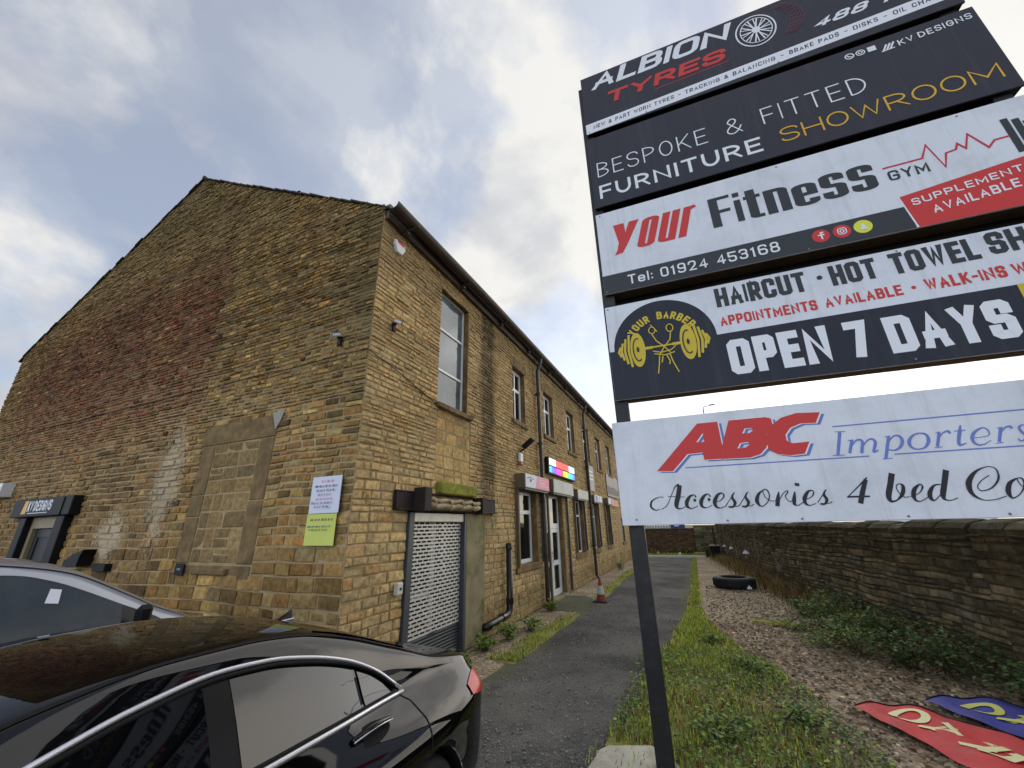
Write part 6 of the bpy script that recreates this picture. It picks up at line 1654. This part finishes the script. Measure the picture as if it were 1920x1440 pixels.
tag(mb.build('verge_grass', M_leaf), None, None, kind='stuff')
M_verge = ground_mat('mossy_verge', [(.36, lin(104, 90, 66)), (.5, lin(132, 132, 70)), (.7, lin(166, 170, 80))], 1.6, 22, .5, 40, dist=.012)
strip('grass_verge', edge([(a + .16, b) for a, b in GA], .12), edge([(a - (.25 if b < 8 else .06), b) for a, b in GB], .12), -.0025, M_verge)
strip('grass_verge', edge([(-2.98, 5.9), (-2.92, 9.3)], .08), edge([(-2.62, 5.9), (-2.6, 9.3)], .06), -.0025, M_verge)
strip('grass_verge', edge([(-2.88, 11.4), (-2.96, 18), (-3.1, 25)], .08), edge([(-2.54, 11.4), (-2.66, 18), (-2.78, 25)], .06), -.0025, M_verge)
# fallen leaves and low mixed growth in the foreground
mb = MB()
for k in range(5200):
    y = rp.uniform(3.4, 9.5); x = rp.uniform(.1, 3.0) if rp.random() < .8 else rp.uniform(-.7, .6)
    if x > 3.05 - (y-7)*.155: continue
    p = Vector((x, y, rp.uniform(.0, .02))); a = rp.uniform(0, 6.283)
    leaf(mb, p, Vector((math.cos(a), math.sin(a), rp.uniform(-.15, .3))), Vector((rp.uniform(-.4,.4), rp.uniform(-.4,.4), 1)), rp.uniform(.025, .065), mulc(rp.choice(BRN + [lin(150,120,92), lin(128,110,96), lin(160,140,120)]), rp.uniform(.45, 1.7)))
tag(mb.build('fallen_leaves', M_leaf), None, None, kind='stuff')
mb = MB()
for k in range(11000):
    y = rp.uniform(3.5, 7.4); x = rp.uniform(-1.05, 1.25)
    if rp.random() > dn(x + 3, y) or x > 1.25 - (y - 4)*.22 or (x < -.5 and y < 4.35): continue
    p = Vector((x, y, rp.uniform(.01, .09))); a = rp.uniform(0, 6.283)
    leaf(mb, p, Vector((math.cos(a), math.sin(a), rp.uniform(-.2, .5))), Vector((rp.uniform(-.6,.6), rp.uniform(-.6,.6), 1)), rp.uniform(.015, .045), mulc(rp.choice(GRN_ + DGRN + DGRN), rp.uniform(.7, 1.7)))
tag(mb.build('ground_cover', M_leaf), None, None, kind='stuff')
def wall_x0(y): return interp([(b, a) for a, b in WP], y)
# pebbles on the tarmac edge
mb = MB()
for k in range(1500):
    y = rp.uniform(3.6, 12); x = rp.uniform(-2.6, -.6); s = rp.uniform(.004, .011); c = mulc(lin(150, 146, 138), rp.uniform(.4, 1.2))
    M = Matrix.Translation((x, y, -.002)) @ Matrix.Rotation(rp.uniform(0, 3), 4, 'Z'); mb.box(-s, s, -s*.7, s*.7, 0, s, col=c, M=M)
for k in range(5200):
    y = 3.6 + 11*rp.random()**1.5; x = rp.uniform(-.1, 2.6)
    if x > wall_x0(y) - .3: continue
    s = rp.uniform(.006, .019); c = mulc(rp.choice([lin(150,140,120), lin(120,108,88), lin(180,170,150), lin(96,86,68), lin(136,118,94)]), rp.uniform(.5, 1.5))
    M = Matrix.Translation((x, y, -.004)) @ Matrix.Rotation(rp.uniform(0, 3), 4, 'Z') @ Matrix.Rotation(rp.uniform(-.5, .5), 4, 'X'); mb.box(-s, s, -s*.75, s*.75, -s*.3, s*.8, col=c, M=M)
tag(mb.build('loose_stones', M_stone), None, None, kind='stuff')
# brambles and weeds along the boundary wall
def wall_x(y): return interp([(b, a) for a, b in WP], y)
spots = [(5.6, .55, .5, 'dark'), (6.5, .6, .62, 'dark'), (7.3, .62, .72, 'pale'), (8.3, .55, .8, 'dark'), (9.0, .5, .5, 'mid'), (9.9, .5, .85, 'pale'), (10.9, .45, .5, 'mid'), (12.2, .4, .6, 'dry'), (13.4, .35, .5, 'dry'), (15.2, .4, .6, 'dry'), (17.4, .4, .6, 'dry'), (20.2, .4, .6, 'dry')]
pal = {'dark': DGRN, 'pale': DGRN[:2] + [lin(112,132,96), lin(88,112,70)], 'mid': GRN_, 'dry': BRN + [lin(92,98,52), lin(108,112,62)]}
where = ['by the tail of the flags', 'behind the blue flag', 'a little beyond the blue flag', 'midway along the near wall', 'low in front of the wall', 'before the leaning wall stone', 'just beyond the yellow moss', 'short of the lorry tyre', 'behind the lorry tyre', 'just past the lorry tyre', 'halfway from tyre to bin', 'nearest the black bin']
kind_ = {'dark': 'dark green bramble', 'pale': 'pale leaved bramble', 'mid': 'bright green weeds', 'dry': 'dry brown weeds'}
for (y, r0, h, k), wtxt in zip(spots, where):
    x = wall_x(y) - r0*(.75 if y > 7 else .35)
    clump(rp, (x, y, 0), r0, h, int(560*r0/.5), pal[k], .055 if k != 'dry' else .035, f'{kind_[k]} at the foot of the boundary wall {wtxt}', name='bramble' if k in ('dark', 'pale') else 'weed_clump', group='weeds along the boundary wall', stems=14)
for i, (y, off, r0, h, lab) in enumerate(((7.5, .8, .45, .55, 'dark bramble hummock standing out from the wall behind the blue flag'), (7.9, 1.05, .55, .6, 'bramble hummock in front of the pale bramble'), (8.8, .95, .5, .5, 'leafy hummock of brambles out in front of the midway bramble'), (9.6, .8, .45, .55, 'green hummock of weeds ahead of the leaning stone'), (10.5, .75, .4, .4, 'low green hummock at the far end of the brambles'))):
    clump(rp, (wall_x(y) - off, y, 0), r0, h, 620, (DGRN if i % 2 == 0 else GRN_ + DGRN), .045, lab, name='bramble', group='brambles spreading from the wall', stems=14)
for i, (x, y, r0, h, lab) in enumerate(((1.55, 8.2, .5, .28, 'low nettles on the gravel in front of the bramble hummocks'), (1.2, 9.2, .45, .26, 'low green weeds on the gravel past the flags'), (.35, 6.6, .3, .22, 'small leafy weed at the grass edge nearest the flags'), (-.1, 7.8, .22, .2, 'dark green tuft on the grass strip'), (.55, 5.3, .35, .22, 'low leafy weeds between the post and the flags'), (-.1, 4.7, .35, .25, 'leafy weeds just behind the sign post'))):
    clump(rp, (x, y, 0), r0, h, 260, GRN_ + DGRN[:2], .045, lab, group='low weeds on the verge')
for i, (x, y, r0, h, lab) in enumerate(((-3.25, 7.05, .32, .36, 'leafy green weeds at the open end of the soil pipe'), (-3.12, 7.75, .34, .30, 'leafy green weeds under the upright of the soil pipe'), (-3.35, 6.35, .24, .26, 'small weeds at the foot of the render pier'), (-3.35, 9.55, .2, .26, 'little weed beside the first downpipe foot'), (-3.3, 18.5, .3, .5, 'weeds against the far part of the mill wall'), (-3.3, 5.5, .22, .25, 'weeds growing at the foot of the grille shutter'))):
    clump(rp, (x, y, 0), r0, h, 300, GRN_ + DGRN[:1], .05, lab, group='weeds at the foot of the mill')
for x, y, r0, h, lab in ((-2.3, 26.3, .5, .5, 'rough weeds before the brick wall, nearest the mill'), (-1.0, 26.4, .5, .7, 'tall rough weeds before the middle of the brick wall'), (.3, 26.3, .5, .8, 'tangled weeds in front of the mossy end wall')):
    clump(rp, (x, y, 0), r0, h, 300, BRN + GRN_[:2], .10, lab, group='weeds at the far end of the lane')
t = thing('moss_patch', (1.05, 9.6, 0), 'yellow moss patch on the gravel before the brambles', 'moss')
mb = MB()
for k in range(420):
    a = rp.uniform(0, 6.283); q = math.sqrt(rp.random()); p = Vector((1.05 + .42*q*math.cos(a), 9.6 + .22*q*math.sin(a), rp.uniform(0, .03))); leaf(mb, p, Vector((math.cos(a*3), math.sin(a*3), .3)), Vector((0,0,1)), .04, mulc(rp.choice(YGR), rp.uniform(.8, 1.3)))
mb.build('foliage', M_leaf, t)
# litter beyond the rail and white scraps on the wall top weeds
for i, (x, y, z, s) in enumerate(((-2.4, 26.0, .1, .16), (-1.9, 26.2, .1, .13), (-1.2, 25.9, .1, .15), (.95, 22.0, .72, .10), (1.12, 20.3, .72, .10), (1.42, 17.6, .70, .13), (1.02, 13.75, .05, .08))):
    mb = MB(); n0 = 9
    pts_ = []
    for ring_ in range(3):
        for k in range(n0):
            a = 6.283*k/n0; q = s*(1 - ring_*.38)*rp.uniform(.75, 1.1); pts_.append((x - (0 if i < 3 else .0) + q*math.cos(a), y + q*.6*math.sin(a), z + ring_*s*.4 + rp.uniform(-.02, .02)))
    for p in pts_: mb.v.append(p)
    for ring_ in range(2):
        for k in range(n0): mb.face((ring_*n0+k, ring_*n0+(k+1)%n0, (ring_+1)*n0+(k+1)%n0, (ring_+1)*n0+k))
    mb.face(range(2*n0, 3*n0))
    lab = ['white crumpled litter beyond the rail, nearest the mill', 'white crumpled litter beyond the rail, middle one', 'white crumpled litter beyond the rail, nearest the block', 'white scrap caught in the wall weeds, farthest', 'white scrap caught in the wall weeds, middle', 'white scrap caught in the wall weeds, nearest', 'small white scrap beside the lorry tyre'][i]
    tag(mb.build('litter', M_paper), lab, 'litter', 'white scraps of litter')
mb = MB()
blades(mb, rp, [(rp.uniform(-2.9, 0), rp.uniform(25.4, 26.8)) for _ in range(2600)], GRN_ + YGR[:1], .06, .22, .02)
tag(mb.build('far_grass', M_leaf), None, None, kind='stuff')
mb = MB(); pp = []
for _ in range(5200):
    y = 7.5 + 17.5*rp.random(); pp.append((wall_x(y) - abs(rp.gauss(0, .28)) - .03, y))
blades(mb, rp, pp, BRN + [lin(130, 128, 70), lin(112, 118, 60), lin(150, 136, 96)], .10, .42, .007)
tag(mb.build('dry_grass', M_leaf), None, None, kind='stuff')
# tree far behind the left end of the mill
t = thing('bare_tree', (-60, 16, 0), 'dark autumn tree far off beyond the far end of the gable', 'tree')
mb = MB(); ms = MB(); l = Vector((-60, 16, 0))
ms.tube([l, l + Vector((.2, 0, 4)), l + Vector((0, .3, 8)), l + Vector((.3, .2, 12))], [.45, .35, .22, .08], 8)
for k in range(900):
    a = rp.uniform(0, 6.283); q = 4.2*rp.random()**.5; z = rp.uniform(4, 14.5); q *= math.sin(min(1, (z-3)/6)*1.57) * (1 - max(0, z-9)/7)
    p = l + Vector((q*math.cos(a), q*math.sin(a), z)); leaf(mb, p, Vector((math.cos(a), math.sin(a), rp.uniform(-.5,.5))), Vector((0,0,1)), rp.uniform(.35, .7), mulc(rp.choice(BRN + DGRN), rp.uniform(.4, .9)))
mb.build('crown', M_leaf, t); ms.build('trunk', M_bark, t)
